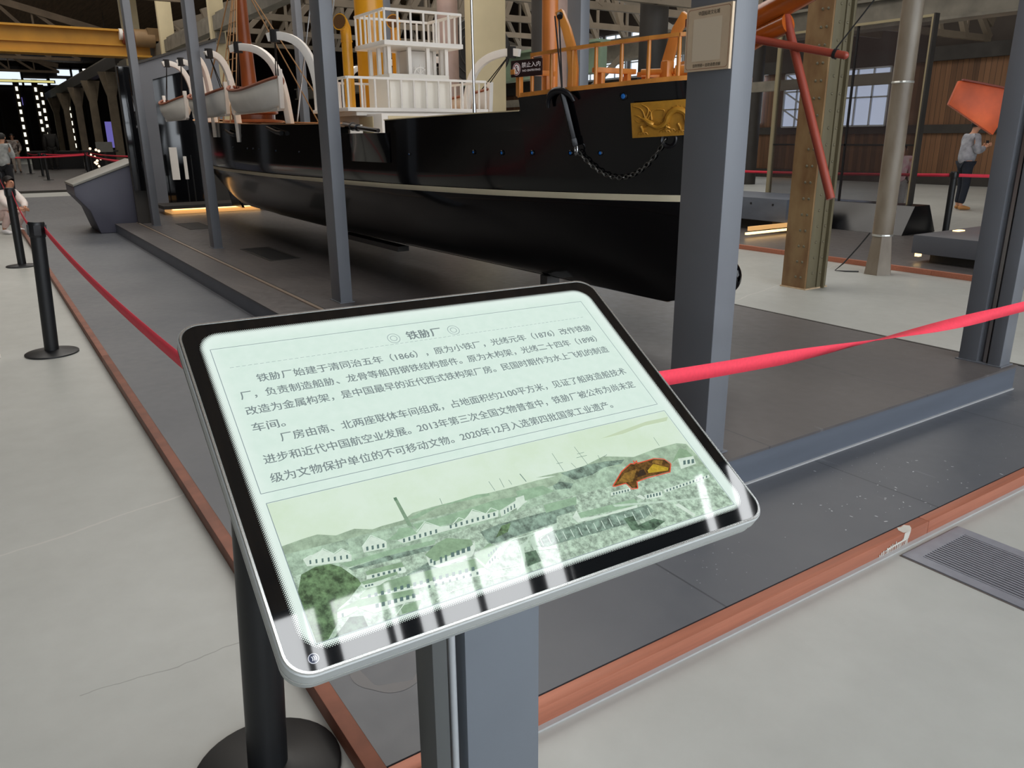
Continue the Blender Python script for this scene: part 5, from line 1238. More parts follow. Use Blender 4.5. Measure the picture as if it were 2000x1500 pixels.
round_col('dark column by the plank wall, left of the bright side window', 17.3, -20.5, .3, m_irondark, foot=False)
# flared concrete columns far down the nave
m_conc = mat('old_concrete', (142, 128, 108), .8, var=.2, scale=2)
def flared(label, x, y=-6.85, ztop=4.85):
    t = thing('flared_column', label, 'column', (x, y, 0), 'flared concrete columns of the nave')
    MB().prism([(-.24, 0), (.24, 0), (.2, 3.7), (.42, ztop), (-.42, ztop), (-.2, 3.7)], (x, y - .2, 0), (1, 0, 0), (0, 0, 1), (0, .4, 0)).build('shaft', m_conc, t, bevel=.02)
    MB().prism([(-.21, 3.7), (.21, 3.7), (.5, ztop), (-.5, ztop)], (x - .2, y, 0), (0, 1, 0), (0, 0, 1), (.4, 0, 0)).build('flare', m_conc, t)
flared('flared concrete column nearest the dark display panel', 48); flared('second flared concrete column, lit warm from below', 55.5); flared('third flared concrete column of the nave', 63); flared('fourth flared concrete column of the nave', 71); flared('fifth flared concrete column, deep in the nave', 79)
gd = thing('runway_girder', 'long dark crane girder running above the flared columns of the nave', 'girder', (60, -6.85, 4.85))
MB().box(44, 88, -7.05, -6.65, 4.86, 5.4).build('beam', m_irondark, gd); MB().box(44, 88, -6.95, -6.75, 5.4, 5.52).build('rail', m_steelold, gd)
gd = thing('runway_girder', 'grey crane girder crossing behind the masts of the ship', 'girder', (25, -6.85, 4.6))
MB().box(14, 43.9, -7.0, -6.7, 4.55, 4.95).build('beam', m_steelold, gd); MB().box(14, 43.9, -6.9, -6.8, 4.95, 5.05).build('rail', m_steelold, gd)
m_green = mat('pale_green_beam', (132, 152, 128), .6, var=.2, scale=2)
gd = thing('green_beam', 'pale green horizontal beam between the bridge and the foremast', 'beam', (13.5, -9, 2.6))
MB().box(10.8, 15.2, -8.98, -9.12, 2.55, 2.98).build('beam', m_green, gd); MB().box(10.8, 15.2, -8.9, -9.2, 2.98, 3.02).box(10.8, 15.2, -8.9, -9.2, 2.51, 2.55).build('flange', m_green, gd)
gd = thing('green_beam', 'dull green beam seen through the pine forecastle rail', 'beam', (12.4, -11, 2.2)); MB().box(11.9, 12.9, -11, -11.15, 1.95, 2.2).build('beam', m_green, gd)
gd = thing('steel_beam', 'dark steel beam running across the right bay under the roof', 'beam', (10, -14, 3.1)); MB().box(6.5, 40, -14, -14.25, 3.35, 3.75).build('beam', m_steelold, gd); MB().box(6.5, 40, -13.9, -14.35, 3.75, 3.8).box(6.5, 40, -13.9, -14.35, 3.3, 3.35).build('flange', m_steelold, gd)
gd = thing('steel_beam', 'lower grey steel beam across the right bay behind the pine rail', 'beam', (10, -16, 2.4)); MB().box(11, 40, -18, -18.2, 2.6, 2.85).build('beam', m_steelold, gd)
for i, (x, lb_) in enumerate(((14.0, 'thin cream post against the plank wall, left of the side window'), (16.2, 'cream strip post beside the plank wall, next to the white floor light'))):
    t = thing('cream_post', lb_, 'post', (x, -16 - i, 0)); MB().box(x - .07, x + .07, -15.9 - i, -16.1 - i, 0, 3.2).build('shaft', m_cream, t); MB().box(x - .13, x + .13, -15.85 - i, -16.15 - i, .95, 1.15).build('bracket', m_irondark, t)

# ------------------------------------------------------------------ roof trusses
m_truss = mat('grey_beige_steel', (130, 118, 102), .6, var=.15, scale=2)
m_trussd = mat('dark_roof_steel', (120, 104, 86), .7, var=.2, scale=2)
def truss(label, x, y0, y1, zb, zt, n=8, m=m_truss, w=.12):
    t = thing('roof_truss', label, 'roof truss', (x, (y0 + y1) / 2, zb), 'roof trusses')
    ym = (y0 + y1) / 2; top = lambda y: lerp(zb + .5, zt, 1 - abs(y - ym) / abs(y1 - ym))
    MB().box(x - w / 2, x + w / 2, y0, y1, zb, zb + .16).build('bottom_chord', m, t)
    for a, c in ((y0, ym), (ym, y1)): MB().bar((x, a, top(a)), (x, c, top(c)), w * 1.4, .3).build('rafter', m, t)
    ys = [lerp(y0, y1, k / n) for k in range(n + 1)]; b = MB()
    for k in range(n):
        a, c = ys[k], ys[k + 1]
        if k < n / 2: b.bar((x, a, zb + .1), (x, c, top(c)), .13, .15)
        else: b.bar((x, a, top(a)), (x, c, zb + .1), .13, .15)
        if k: b.bar((x, a, zb), (x, a, top(a)), .08, .08)
    b.build('web_members', m, t)
for x, l in ((21, 'nearest dark roof truss of the nave'), (29, 'dark roof truss just before the yellow crane beam'), (45, 'dark roof truss beyond the yellow crane beam'), (57, 'dark roof truss deep in the nave'), (70, 'last dark roof truss before the end windows')):
    truss(l, x, -6.7, 8.9, 5.6 + (x - 21) * .012, 8.4, 10, m_trussd, .16)
for x, y0, y1, zb, l in ((15.5, -7.2, -24, 4.3, 'beige steel roof truss above the white bridge'), (19.5, -7.2, -24, 4.5, 'beige steel truss second behind the bridge'), (24, -7.2, -24, 4.7, 'beige steel truss third behind the bridge'), (29, -7.2, -24, 4.9, 'beige steel truss behind the davits'), (35, -7.2, -24, 5.1, 'beige steel truss above the stern lifeboats'), (12.2, -9, -24, 3.9, 'beige steel truss right of the foremast')):
    truss(l, x, y0, y1, zb, 8.2, 12, m_truss, .12)
# diagonal braces in the right bay
for i, (p, q, l) in enumerate((((17, -10.5, 0), (14.4, -12.6, 3.2), 'thin diagonal brace rising right behind the pine rail'), ((20, -18, 1.4), (16, -18, 3.8), 'steel diagonal brace before the bright windows'), ((24, -20, 0), (19, -20, 3.6), 'second steel diagonal before the bright windows'), ((26, -8, 4.3), (21, -8, 6.2), 'diagonal brace between the aft mast and the davits'), ((31, -7.5, 4.4), (37, -7.5, 6.5), 'diagonal brace over the grey portal'))):
    t = tag(MB().bar(p, q, .11, .11).build('diagonal_brace', m_truss), l, 'brace')
# ------------------------------------------------------------------ crane
cr = thing('crane_beam', 'yellow overhead crane beam spanning the nave at upper left', 'crane', (35, 0, 4.6))
m_cry = mat('crane_yellow', (196, 140, 36), .5, var=.12, scale=1.5)
MB().box(34.8, 35.2, 8.5, -6.55, 4.55, 5.35).build('girder', m_cry, cr)
MB().box(34.55, 35.45, 8.5, -6.55, 5.35, 5.42).box(34.55, 35.45, 8.5, -6.55, 4.48, 4.55).box(34.70, 34.8, 8.5, -6.55, 4.86, 4.92).build('flange', m_cry, cr)
MB().box(34.3, 35.8, -6.45, -7.1, 5.05, 5.5).build('end_carriage', mat('crane_carriage', (120, 92, 56), .6, var=.2, scale=3), cr)
mo = MB().tube([(34.6, -6.0, 5.15), (34.6, -6.7, 5.15)], .32, 18).build('motor', mat('motor_body', (150, 120, 84), .5, var=.1, scale=4), cr, smooth=True)
MB().tube([(34.6, -5.6, 5.15), (34.6, -6.0, 5.15)], .24, 18).build('motor_cap', mat('motor_red', (128, 62, 46), .5), mo, smooth=True); MB().tube([(34.6, -5.5, 5.25), (34.6, -5.62, 5.25)], .2, 18).build('motor_fan_cover', m_white, mo, smooth=True)
# big drum fan and pipe bends behind the bridge
fn = thing('drum_fan', 'large round black fan in a wire cage, hanging behind the white bridge', 'fan', (13.4, -8.0, 3.0))
fx, fy, fz = 13.2, -8.1, 3.0; ax = Vector((-.86, .5, 0)).normalized(); sd = Vector((0, 0, 1)).cross(ax)
for k in range(5):
    r = .12 + k * .11; MB().tube([Vector((fx, fy, fz)) + ax * (.1 * (1 - (r / .56) ** 2)) + sd * (r * math.cos(a)) + Vector((0, 0, r * math.sin(a))) for a in [2 * PI * i / 28 for i in range(28)]], .012, 6, closed=True).build('cage_ring', m_irondark, fn)
for k in range(5):
    a = 2 * PI * k / 5; c = Vector((fx, fy, fz)) - ax * .03; d = sd * math.cos(a) + Vector((0, 0, math.sin(a))); e = sd * -math.sin(a) + Vector((0, 0, math.cos(a)))
    MB().add([c + d * .08 - e * .05 - ax * .02, c + d * .5 - e * .14 - ax * .06, c + d * .5 + e * .14 + ax * .02, c + d * .08 + e * .05], [(0, 1, 2, 3)]).build('blade', m_irondark, fn)
MB().lathe([(.56, -.14), (.58, -.12), (.58, .0), (.56, .02)], (fx, fy, fz), 32, ax).build('drum', mat('fan_black', (36, 34, 34), .5), fn, smooth=True)
MB().tube([Vector((fx, fy, fz)) - ax * .35, Vector((fx, fy, fz)) + ax * .08], .09, 14).build('motor_hub', m_irondark, fn, smooth=True); MB().box(fx + .2, fx + .28, fy - .28, fy - .2, fz, 8.5).build('drop_rod', m_irondark, fn)
# hanging lamps
for i, (x, y, z, l) in enumerate(((17.6, -14.1, 4.62, 'small bright lamp under the roof right of the foremast'), (55, -8.0, 5.6, 'small bright lamp over the colonnade'), (62, -4.8, 7.2, 'small round lamp high near the end windows'), (70, -8.4, 6.5, 'small spot lamp at the end of the nave'))):
    t = thing('hanging_lamp', l, 'lamp', (x, y, z)); r = .06 if x < 20 else .14
    MB().sphere((x, y, z), r).build('bulb', mat('lamp_glow', (255, 250, 240), .4, emit=(255, 248, 235), es=3), t, smooth=True); MB().lathe([(r * 1.4, 0), (r * .8, r), (r * .3, r * 1.5)], (x, y, z + r * .3), 14).build('shade', m_irondark, t, smooth=True); MB().tube([(x, y, z + r), (x, y, 8.6)], .012, 6).build('cord', m_black, t)
# light columns at the end of the nave
m_dash = mat('light_strip_white', (250, 246, 226), .4, emit=(250, 246, 224), es=1.6)
for i, (y, z0, z1, x, l) in enumerate(((-4.35, .6, 6.0, 80, 'dashed light column leftmost at the end of the nave'), (-5.7, 2.2, 6.0, 80, 'second dashed light column from the left at the end of the nave'), (-6.05, 1.8, 5.6, 79.5, 'third dashed light column, close beside the second one'), (-7.35, .9, 4.9, 74, 'dashed light column nearest the flared columns'))):
    t = thing('light_column', l, 'light column', (x, y, 0), 'dashed light columns')
    MB().box(x, x + .3, y - .22, y + .22, 0, z1 + .3).build('pillar', m_wall, t); n = int((z1 - z0) / .55)
    for k in range(n): z = lerp(z0, z1, k / n); MB().box(x - .03, x, y - .085, y + .085, z, z + .32).build('light_dash', m_dash, t)
lbx = thing('light_bar', 'horizontal yellowish light bar across the end of the nave', 'light', (80, -4, 6.1)); MB().box(79.3, 79.4, 0, -7.1, 6.05, 6.2).build('tube', mat('light_bar_glow', (236, 226, 150), .4, emit=(236, 226, 150), es=.8), lbx); MB().box(79.4, 79.45, 0, -7.2, 6.0, 6.25).build('housing', m_irondark, lbx)

# ------------------------------------------------------------------ exhibits, left
ko = thing('console', 'grey wedge-shaped console with a slanting top, by the stern end of the plinth', 'console', (14.9, -1.7, .055))
m_cons = mat('console_grey', (82, 82, 96), .45, var=.05, scale=4); m_constop = mat('console_top_grey', (138, 136, 128), .4, var=.05, scale=6)
yA, yB = -1.30, -2.28
MB().prism([(-1.58, .06), (-2.28, .06), (-2.28, 1.15), (yA, .80), (yA, .66), (-1.48, .42)], (14.3, 0, 0), (0, 1, 0), (0, 0, 1), (1.25, 0, 0)).build('body', m_cons, ko, bevel=.01)
MB().prism([(yA + .01, .80), (yB, 1.152), (yB, 1.19), (yA + .01, .835)], (14.28, 0, 0), (0, 1, 0), (0, 0, 1), (1.29, 0, 0)).build('top', m_constop, ko, bevel=.006)
MB().box(14.32, 15.5, -1.6, -1.75, .055, .13).build('foot', m_cons, ko)
ds = thing('video_totem', 'tall dark glossy upright display panel behind the tilted console', 'display', (14.02, -2.24, .2))
m_scr = mat('dark_glass', (16, 17, 20), .06, spec=.6)
MB().box(13.95, 14.02, -2.12, -2.36, .72, 2.56).build('screen', m_scr, ds, bevel=.004); MB().box(14.02, 14.09, -2.11, -2.37, .203, 2.58).build('housing', m_irondark, ds)
po = thing('portal', 'large dark grey portal wall with a doorway and sloping top, behind the stern', 'portal', (16.3, -3.5, .2))
m_port = mat('portal_grey', (104, 106, 112), .5, var=.08, scale=1.5)
MB().prism([(-2.72, .203), (-2.82, 2.78), (-3.02, 2.846), (-3.02, .203)], (16.2, 0, 0), (0, 1, 0), (0, 0, 1), (.3, 0, 0)).prism([(-3.02, 2.53), (-3.02, 2.846), (-4.22, 3.24), (-4.22, .203), (-3.95, .203), (-3.95, 2.8)], (16.2, 0, 0), (0, 1, 0), (0, 0, 1), (.3, 0, 0)).build('wall', m_port, po)
MB().bar((16.35, -2.80, 2.80), (16.35, -4.24, 3.27), .36, .04, (0, 0, 1)).build('coping', m_irondark, po)
MB().box(16.5, 17.6, -3.0, -3.04, .203, 2.55).build('reveal', mat('portal_brown', (72, 62, 58), .6), po)
MB().box(17.6, 17.7, -2.95, -4.2, .203, 2.85).build('back_glass', m_scr, po); MB().box(16.6, 16.64, -3.22, -3.36, .75, 1.35).build('notice', m_white, po)
o = thing('easel_stand', 'thin black two-legged stand in front of the portal doorway', 'stand', (16.7, -3.5, .2)); MB().tube([(16.7, -3.50, .203), (16.7, -3.50, 1.2)], .012, 8).build('leg', m_black, o); MB().tube([(16.7, -3.62, .203), (16.7, -3.62, 1.2)], .012, 8).build('leg', m_black, o); MB().box(16.66, 16.69, -3.47, -3.53, .75, 1.18).build('card', m_white, o)
bx_ = tag(MB().box(16.12, 16.18, -3.72, -4.2, .203, 1.0).build('dark_board', m_irondark), 'dark upright board standing below the stern of the ship', 'board')
# far exhibits: dark machines, tables and panels behind the ropes
for i, (x, y0, y1, h, l) in enumerate(((48, -2.6, -5.2, .9, 'long dark exhibit table far down the hall'), (44, -4.6, -6.2, .95, 'dark exhibit case near the colonnade'), (52, -.8, -2.2, 1.1, 'dark counter behind the standing woman'))):
    t = thing('exhibit_table', l, 'table', (x, (y0 + y1) / 2, .06)); MB().box(x, x + 1.2, y0, y1, .06 + h - .08, .06 + h).build('top', m_irondark, t); MB().box(x + .1, x + 1.1, y0 - .15, y1 + .15, .06, h - .02).build('body', mat('exhibit_black', (24, 22, 22), .6), t)
t = thing('exhibit_board', 'small grey tilted reading board near the colonnade', 'board', (42, -5.3, .06)); MB().box(42, 42.06, -5.0, -5.7, .95, 1.4).build('panel', m_constop, t); MB().box(42.06, 42.12, -5.3, -5.4, .06, 1.0).build('post', m_irondark, t)
m_lamp_w = mat('cluster_glow', (255, 224, 196), .5, emit=(255, 220, 190), es=1.6)
t = thing('lamp_cluster', 'cluster of small warm glowing bulbs on a stand far down the hall', 'lamp', (37, -4.35, .06)); rr2 = random.Random(2)
MB().tube([(37, -4.35, .06), (37, -4.35, .9)], .02, 8).build('stem', m_black, t)
for k in range(12): MB().sphere((37, -4.35 + rr2.uniform(-.17, .17), .35 + rr2.uniform(0, .85)), rr2.uniform(.035, .06), 10, 6).build('bulb', m_lamp_w, t, smooth=True)
for i, (x, y, z0, z1) in enumerate(((58.5, -7.4, 1.0, 2.6),)):
    tag(MB().box(x, x + .1, y - 1.2, y - .3, z0, z1).box(x, x + .1, y - .8, y - .7, 0, z0).build('lit_screen', mat('violet_screen', (110, 104, 176), .4, emit=(112, 104, 184), es=.7)), 'violet lit screen between two flared columns', 'screen')
tag(MB().box(91.8, 92, -5.3, -4.9, 4.7, 5.4).build('lit_screen', MATS['violet_screen']), 'small violet lit screen high on the end wall', 'screen')

# ------------------------------------------------------------------ exhibits, right
to = thing('glass_display', 'tall dark glass display wall in a thin brass frame on a black base', 'display', (7.6, -11.8, .055))
m_brass = mat('pale_brass_frame', (176, 164, 132), .4, metal=.4)
def glass_mat():
    m = bpy.data.materials.new('tinted_glass'); m.use_nodes = True; nt = m.node_tree; b = nt.nodes['Principled BSDF']
    b.inputs['Base Color'].default_value = (*lin((62, 54, 54)), 1); b.inputs['Roughness'].default_value = .05; b.inputs['Alpha'].default_value = .42
    return m
MB().box(6.82, 9.4, -11.79, -11.81, .47, 3.08).build('glass_pane', glass_mat(), to)
MB().box(6.79, 6.82, -11.76, -11.84, .47, 3.12).box(6.82, 9.4, -11.76, -11.84, 3.085, 3.12).box(9.4, 9.46, -11.76, -11.84, .47, 3.17).build('frame', m_brass, to)
MB().box(6.765, 6.79, -11.75, -11.86, .45, 3.13).build('edge_strip', m_irondark, to); MB().box(6.82, 9.4, -11.785, -11.815, 1.32, 1.345).box(7.98, 8.01, -11.785, -11.815, .47, 3.12).build('glazing_joint', m_black, to)
MB().prism([(-11.3, .055), (-12.2, .055), (-11.95, .47), (-11.55, .47)], (6.55, 0, 0), (0, 1, 0), (0, 0, 1), (2.9, 0, 0)).build('base', mat('black_gloss_base', (20, 20, 22), .25), to, bevel=.006)
for k in range(4): MB().box(8.62 + k * .08, 8.65 + k * .08, -11.42, -11.43, .3, .33).build('badge_dot', m_white, to)
MB().prism([(0, 0), (.28, 0), (.28, .03), (0, .03)], (6.75, -11.478, .33), (1, 0, 0), (0, -.52, .86), (0, .003, .002)).build('badge', mat('badge_olive', (150, 150, 62), .5), to)
st_ = thing('stage_box', 'dark grey stage box with bolts and a lit batten, left of the riveted column', 'stage', (8.5, -11.2, .055))
MB().box(7.75, 14, -10.15, -11.25, .22, .56).build('box', m_side, st_, bevel=.004); MB().box(8.1, 13.8, -10.3, -11.15, .055, .22).build('recess', m_irondark, st_)
MB().box(7.7, 7.74, -9.3, -10.9, .16, .22).build('batten', MATS['warm_glow_timber'], st_); MB().box(7.74, 7.78, -9.3, -11.0, .1, .13).build('light_strip', MATS['warm_strip'], st_)  # batten's warm light is put into its timber as emission
for k in range(7): MB().tube([(8.0 + k * .42, -10.145, .47), (8.0 + k * .42, -10.15, .47)], .018, 8).build('bolt', m_black, st_)
b2 = thing('low_bench', 'low dark grey plinth bench with a small spotlight beneath, right of the round column', 'bench', (4.3, -10.2, .055))
MB().box(3.4, 5.1, -9.05, -11.6, .16, .37).build('top', m_dark, b2, bevel=.004)
MB().box(3.5, 4.95, -9.2, -11.5, .055, .16).build('recess', m_irondark, b2); MB().box(5.02, 5.07, -9.08, -9.14, .12, .159).build('spotlight', MATS['warm_strip'], b2); MB().box(4.95, 5.02, -9.75, -9.9, .37, .38).build('uplight', MATS['warm_strip'], b2)
cb = tag(MB().tube([(5.12, -8.2, .45), (5.2, -8.15, .3), (5.32, -8.08, .1), (5.4, -8.05, .01), (5.3, -8.1, .008), (5.2, -8.2, .008)], .008, 8).build('floor_cable', m_black, smooth=True), 'short black cable curling on the floor at the foot of the round column', 'cable')
# orange lantern-like sculpture
orr = thing('orange_sculpture', 'orange folded metal shape hanging by the plank wall, in front of the man', 'sculpture', (8.0, -15.6, 2.0))
m_or = mat('orange_lacquer', (214, 92, 38), .45, var=.22, scale=2.5)
MB().prism([(-.40, .33), (.34, .20), (.62, .12), (.30, -.62), (-.52, -.08)], (7.85, -15.5, 2.08), (-.72, -.69, 0), (0, 0, 1), (.10, -.10, 0)).build('panel', m_or, orr, bevel=.015)
MB().tube([(7.6, -15.8, 2.35), (7.6, -15.8, 8.59)], .008, 6).build('wire', m_black, orr); MB().bar((8.1, -15.24, 2.42), (7.4, -15.95, 2.21), .13, .03).build('rim', mat('orange_dark', (130, 52, 30), .5), orr)
area('warm_spot', (7.0, -15.0, 1.5), (7.9, -15.6, 2.1), .12, .12, 40, (1, .6, .3))
# ------------------------------------------------------------------ people
def skin_mesh(joints, edges, sub=2):
    """joints: list of (pos, rx, ry); returns verts, faces of a skinned and subdivided body"""
    me = bpy.data.meshes.new('rig'); me.from_pydata([j[0] for j in joints], edges, [])
    o = bpy.data.objects.new('rig', me); COL.objects.link(o)
    sk = o.modifiers.new('Skin', 'SKIN'); sk.use_smooth_shade = True
    for i, d in enumerate(me.skin_vertices[0].data): d.radius = (joints[i][1], joints[i][2]); d.use_root = (i == 0)
    ss = o.modifiers.new('Sub', 'SUBSURF'); ss.levels = sub
    dg = bpy.context.evaluated_depsgraph_get(); dg.update(); ev = o.evaluated_get(dg); m2 = bpy.data.meshes.new_from_object(ev)
    vs = [v.co.copy() for v in m2.vertices]; fs = [tuple(p.vertices) for p in m2.polygons]
    bpy.data.objects.remove(o); bpy.data.meshes.remove(me); bpy.data.meshes.remove(m2)
    return vs, fs
def person(label, loc, heading, h=1.7, top=(150, 150, 155), top2=None, legs=(40, 44, 52), shoe=(150, 110, 70), hair=(26, 22, 20), pose='stand', hairlen=.06, skin=(206, 152, 122), extra=None):
    t = thing('person', label, 'person', loc); S = h / 1.7
    L = Matrix.Translation(loc) @ Matrix.Rotation(heading, 4, 'Z') @ Matrix.Scale(S, 4)
    J = {}; order = []; E = []
    def j(n, p, r, r2=None, par=None):
        J[n] = len(order); order.append((p, r, r2 or r))
        if par: E.append((J[par], J[n]))
    bend = .05 if pose == 'phone' else 0
    if pose == 'crouch': P = {'pel': (-.05, 0, .36), 'sp': (.02, 0, .52), 'ch': (.14, 0, .68), 'nk': (.2, 0, .80), 'hd0': (.23, 0, .85), 'hd1': (.25, 0, .95), 'hd2': (.26, 0, 1.01)}
    else: P = {'pel': (0, 0, .90), 'sp': (0, 0, 1.10), 'ch': (.01 + bend * .3, 0, 1.30), 'nk': (.01 + bend, 0, 1.44), 'hd0': (.03 + bend, 0, 1.50), 'hd1': (.045 + bend * 1.4, 0, 1.585), 'hd2': (.04 + bend * 1.5, 0, 1.665)}
    j('pel', P['pel'], .105, .085); j('sp', P['sp'], .095, .075, 'pel'); j('ch', P['ch'], .115, .08, 'sp'); j('nk', P['nk'], .05, .05, 'ch'); j('hd0', P['hd0'], .058, .062, 'nk'); j('hd1', P['hd1'], .082, .098, 'hd0'); j('hd2', P['hd2'], .055, .065, 'hd1')
    LJ = {}
    for s, sd in ((1, 'l'), (-1, 'r')):
        if pose == 'crouch': hip, kn, an, to_ = (-.03, s * .1, .34), (.30, s * .16, .42), (.06, s * .14, .09), (.2, s * .16, .035)
        else:
            st = .05 * s if pose == 'walk' else .015 * s
            hip, kn, an, to_ = (0, s * .09, .85), (.03 + st, s * .10, .47), (-.01 + st * 1.5, s * .10, .085), (.13 + st * 1.5, s * .115, .03)
        j('hip' + sd, hip, .088, .09, 'pel'); j('kn' + sd, kn, .056, .056, 'hip' + sd); j('cf' + sd, tuple(lerp(kn[i], an[i], .35) + (-.02 if i == 0 else 0) for i in range(3)), .052, .052, 'kn' + sd); j('an' + sd, an, .036, .036, 'cf' + sd); j('to' + sd, to_, .034, .028, 'an' + sd)
        c = P['ch']
        if pose == 'phone': sh, el, wr, hn = (c[0] + .0, s * .185, 1.37), (.06, s * .23, 1.10), (.28, s * .07, 1.18), (.36, s * .03, 1.22)
        elif pose == 'crouch': sh, el, wr, hn = (c[0], s * .18, .73), (.3, s * .2, .56), (.42, s * .08, .48), (.48, s * .05, .46)
        elif pose == 'pocket': sh, el, wr, hn = (c[0], s * .185, 1.37), (-.06, s * .27, 1.1), (.06, s * .2, .92), (.1, s * .16, .86)
        else: sh, el, wr, hn = (c[0], s * .185, 1.37), (-.02, s * .235, 1.10), (.04, s * .235, .87), (.06, s * .225, .79)
        j('sh' + sd, sh, .052, .052, 'ch'); j('el' + sd, el, .043, .043, 'sh' + sd); j('wr' + sd, wr, .028, .03, 'el' + sd); j('hn' + sd, hn, .026, .04, 'wr' + sd)
        d = (Vector(hn) - Vector(wr)).normalized(); a = Vector((0, 0, 1)) if abs(d.z) < .7 else Vector((1, 0, 0)); e = (a - d * a.dot(d)).normalized(); nrm = d.cross(e)
        for q, off in enumerate((-.024, -.008, .008, .024)):
            b0 = Vector(hn) + e * off + d * .012; ln = (.05, .062, .06, .048)[q]
            j('f%d%s' % (q, sd), tuple(b0 + d * .02), .0095, .0095, 'hn' + sd); j('g%d%s' % (q, sd), tuple(b0 + d * ln * .6 + nrm * (.018 * -s)), .0085, .0085, 'f%d%s' % (q, sd)); j('h%d%s' % (q, sd), tuple(b0 + d * ln * .85 + nrm * (.034 * -s)), .007, .007, 'g%d%s' % (q, sd))
        b0 = Vector(wr).lerp(Vector(hn), .55) + e * .035; j('t0' + sd, tuple(b0), .011, .011, 'hn' + sd); j('t1' + sd, tuple(b0 + d * .03 + e * .018), .009, .009, 't0' + sd)
        LJ[sd] = (hip, kn, an, to_, sh, el, wr)
    j('nose', (P['hd1'][0] + .098, 0, P['hd1'][2] - .012), .013, .013, 'hd1')
    vs, fs = skin_mesh(order, E); sk_ = mat('skin_%d' % skin[0], skin, .55, var=.04, scale=8)
    b = MB(); b.add(vs, fs); b.build('body', sk_, t, L, smooth=True, fix=False)
    nm = 'cloth_%d_%d_%d' % top
    m_top = mat(nm, top, .8, var=.18, scale=9, bump=.2, rgb2=top2)
    # jacket: torso and sleeves as one skinned garment
    pl_, spn, ch_, nk_ = P['pel'], P['sp'], P['ch'], P['nk']
    hem = (pl_[0], 0, pl_[2] - .07)
    g = [(hem, .185, .155), (spn, .172, .145), (ch_, .19, .148), ((nk_[0], 0, nk_[2] - .015), .075, .075)]; ge = [(0, 1), (1, 2), (2, 3)]
    for sd in 'lr':
        hip, kn, an, to_, sh, el, wr = LJ[sd]; k = len(g); w2 = tuple(lerp(el[i], wr[i], .93) for i in range(3))
        g += [(sh, .092, .092), (el, .07, .07), (w2, .054, .054)]; ge += [(2, k), (k, k + 1), (k + 1, k + 2)]
    vs, fs = skin_mesh(g, ge); b = MB(); b.add(vs, fs); b.build('jacket', m_top, t, L, smooth=True, fix=False)
    g = [((pl_[0], 0, pl_[2] + .02), .125, .105)]; ge = []
    for sd in 'lr':
        hip, kn, an, to_ = LJ[sd][:4]; k = len(g); g += [(hip, .105, .105), (kn, .075, .075), (tuple(lerp(kn[i], an[i], .93) for i in range(3)), .062, .062)]; ge += [(0, k), (k, k + 1), (k + 1, k + 2)]
    vs, fs = skin_mesh(g, ge); b = MB(); b.add(vs, fs); b.build('trousers', mat('trouser_%d_%d_%d' % legs, legs, .85, var=.12, scale=12), t, L, smooth=True, fix=False)
    for sd in 'lr':
        an, to_ = LJ[sd][2], LJ[sd][3]; vs, fs = skin_mesh([((an[0] - .045, an[1], .045), .045, .042), ((an[0] + .03, an[1], .06), .05, .05), ((to_[0], to_[1], .04), .048, .036), ((to_[0] + .055, to_[1], .034), .036, .026)], [(0, 1), (1, 2), (2, 3)])
        b = MB(); b.add(vs, fs); b.build('shoe', mat('shoe_%d_%d_%d' % shoe, shoe, .6), t, L, smooth=True, fix=False)
    hx, hz = P['hd1'][0], P['hd1'][2]
    b = MB(); n1, n2 = 18, 10
    def hp(i, jj):
        th = 2 * PI * i; ph = jj * (PI * .56 + hairlen * 3 * (1 if math.cos(th) < .2 else 0)) ; ph = min(ph, 2.5)
        front = max(0, math.cos(th)); ph *= 1 - .42 * front
        return (hx - .012 + .098 * 1.08 * math.sin(ph) * math.cos(th), .092 * math.sin(ph) * math.sin(th), hz + .015 + .108 * math.cos(ph))
    b.grid(hp, n1, n2); b.build('hair', mat('hair_%d' % hair[0], hair, .6), t, L, smooth=True)
    for s in (1, -1):
        MB().sphere((hx + .084, s * .032, hz + .008), (.010, .012, .009), 10, 6).build('eye', mat('eye_dark', (30, 24, 22), .3), t, L, smooth=True)
        MB().sphere((hx - .005, s * .086, hz - .005), (.018, .01, .028), 10, 6).build('ear', sk_, t, L, smooth=True)
    MB().sphere((hx + .087, 0, hz - .048), (.008, .022, .006), 10, 6).build('mouth', mat('lips', (150, 84, 76), .5), t, L, smooth=True)
    if extra: extra(t, L)
    return t
def phone(t, L): MB().box(.37, .385, -.035, .035, 1.19, 1.33).build('phone', mat('phone_black', (20, 20, 24), .3), t, L)
man = person('person in a grey washed jacket, head bowed over a phone, by the plank wall', (8.55, -16.7, 0), -2.16, 1.76, (128, 130, 138), (176, 178, 186), (26, 32, 44), (178, 124, 68), pose='phone')
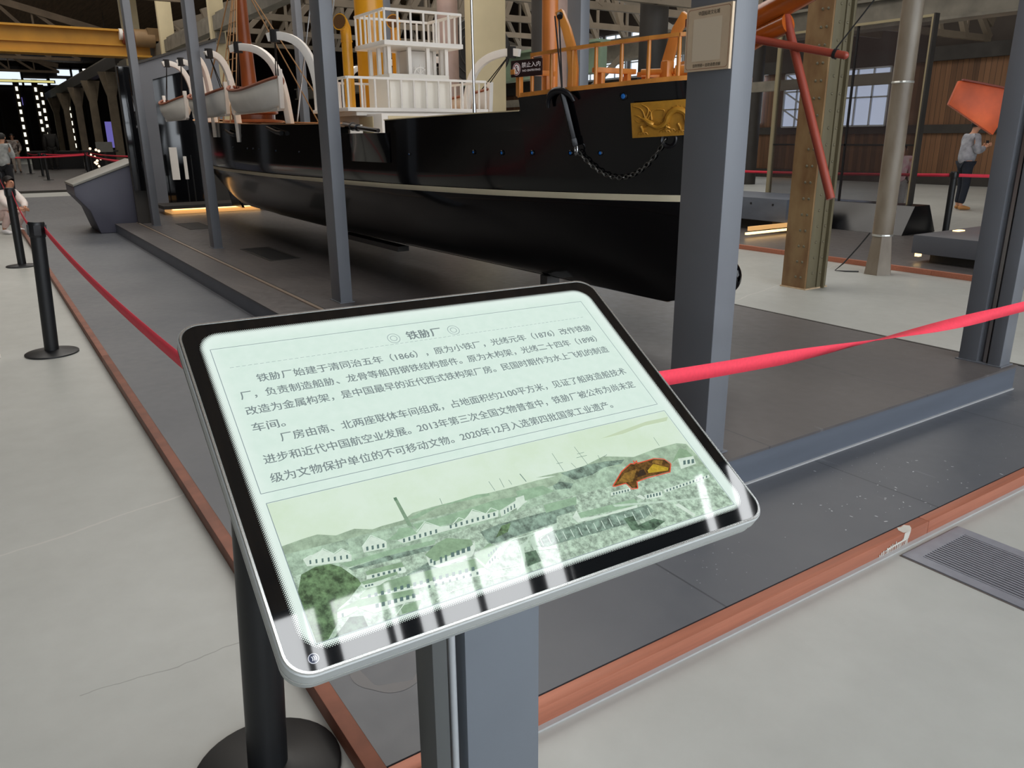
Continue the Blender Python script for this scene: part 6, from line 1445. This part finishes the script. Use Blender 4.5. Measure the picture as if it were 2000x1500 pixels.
phone_t = thing('smartphone', 'dark smartphone held by the person in the grey jacket', 'phone', (8.55, -16.7, 1.2)); MB().box(.345, .36, -.035, .035, 1.17, 1.31).build('case', mat('phone_black', (20, 20, 24), .3), phone_t, Matrix.Translation((8.55, -16.7, 0)) @ Matrix.Rotation(-2.16, 4, 'Z') @ Matrix.Scale(1.76 / 1.7, 4))
girl = person('child in a pink and white padded jacket standing behind the dark glass display', (8.0, -13.46, 0), 2.1, 1.34, (222, 150, 168), (236, 216, 208), (168, 166, 164), (90, 80, 78), hairlen=.12)
person('person in a dark waistcoat and pale trousers, standing far down the nave', (44.2, -1.85, .06), PI, 1.72, (70, 50, 44), (226, 214, 204), (208, 194, 180), (90, 80, 70), pose='pocket', hairlen=.12)
person('person in a grey top half hidden at the left edge of the nave', (46.5, -1.45, .06), PI - .3, 1.74, (120, 100, 96), None, (60, 54, 52), (50, 44, 40), hairlen=.1)
person('person in a silver grey jacket at the left edge, in front of the nave belts', (23.6, -.72, .055), -.6, 1.62, (150, 152, 150), (206, 208, 206), (34, 34, 38), (90, 80, 70), pose='phone', hairlen=.1)
person('crouching figure in pale pink fur trousers at the left edge by the barrier posts', (15.9, -.36, 0), PI + .7, 1.5, (232, 214, 206), (244, 236, 230), (226, 196, 188), (240, 236, 236), pose='crouch', hairlen=.1)
# dark statue far down the nave
stt = person('dark bronze statue of a standing figure, seen from behind, far down the hall', (47.2, -3.62, .06), 0, 2.05, (58, 56, 54), None, (54, 52, 50), (48, 46, 44), hair=(50, 48, 46), skin=(56, 54, 52))
stt.name = 'statue'; stt['category'] = 'statue'
# shoe of somebody just outside the left edge
sh = thing('sneaker', 'beige sneaker tip at the left edge beside the nearest aisle barrier post', 'shoe', (6.62, .16, 0))
vs, fs = skin_mesh([((6.62, .26, .05), .045, .042), ((6.62, .2, .06), .05, .05), ((6.615, .11, .04), .046, .034), ((6.61, .06, .035), .034, .026)], [(0, 1), (1, 2), (2, 3)])
b = MB(); b.add(vs, fs); b.build('upper', mat('shoe_beige', (214, 198, 172), .6), sh, smooth=True, fix=False); MB().prism([(-.045, -.14), (.045, -.14), (.05, .06), (.03, .12), (-.03, .12), (-.05, .06)], (6.62, .17, 0), (1, 0, 0), (0, -1, 0), (0, 0, .022)).build('sole', m_white, sh, bevel=.005)
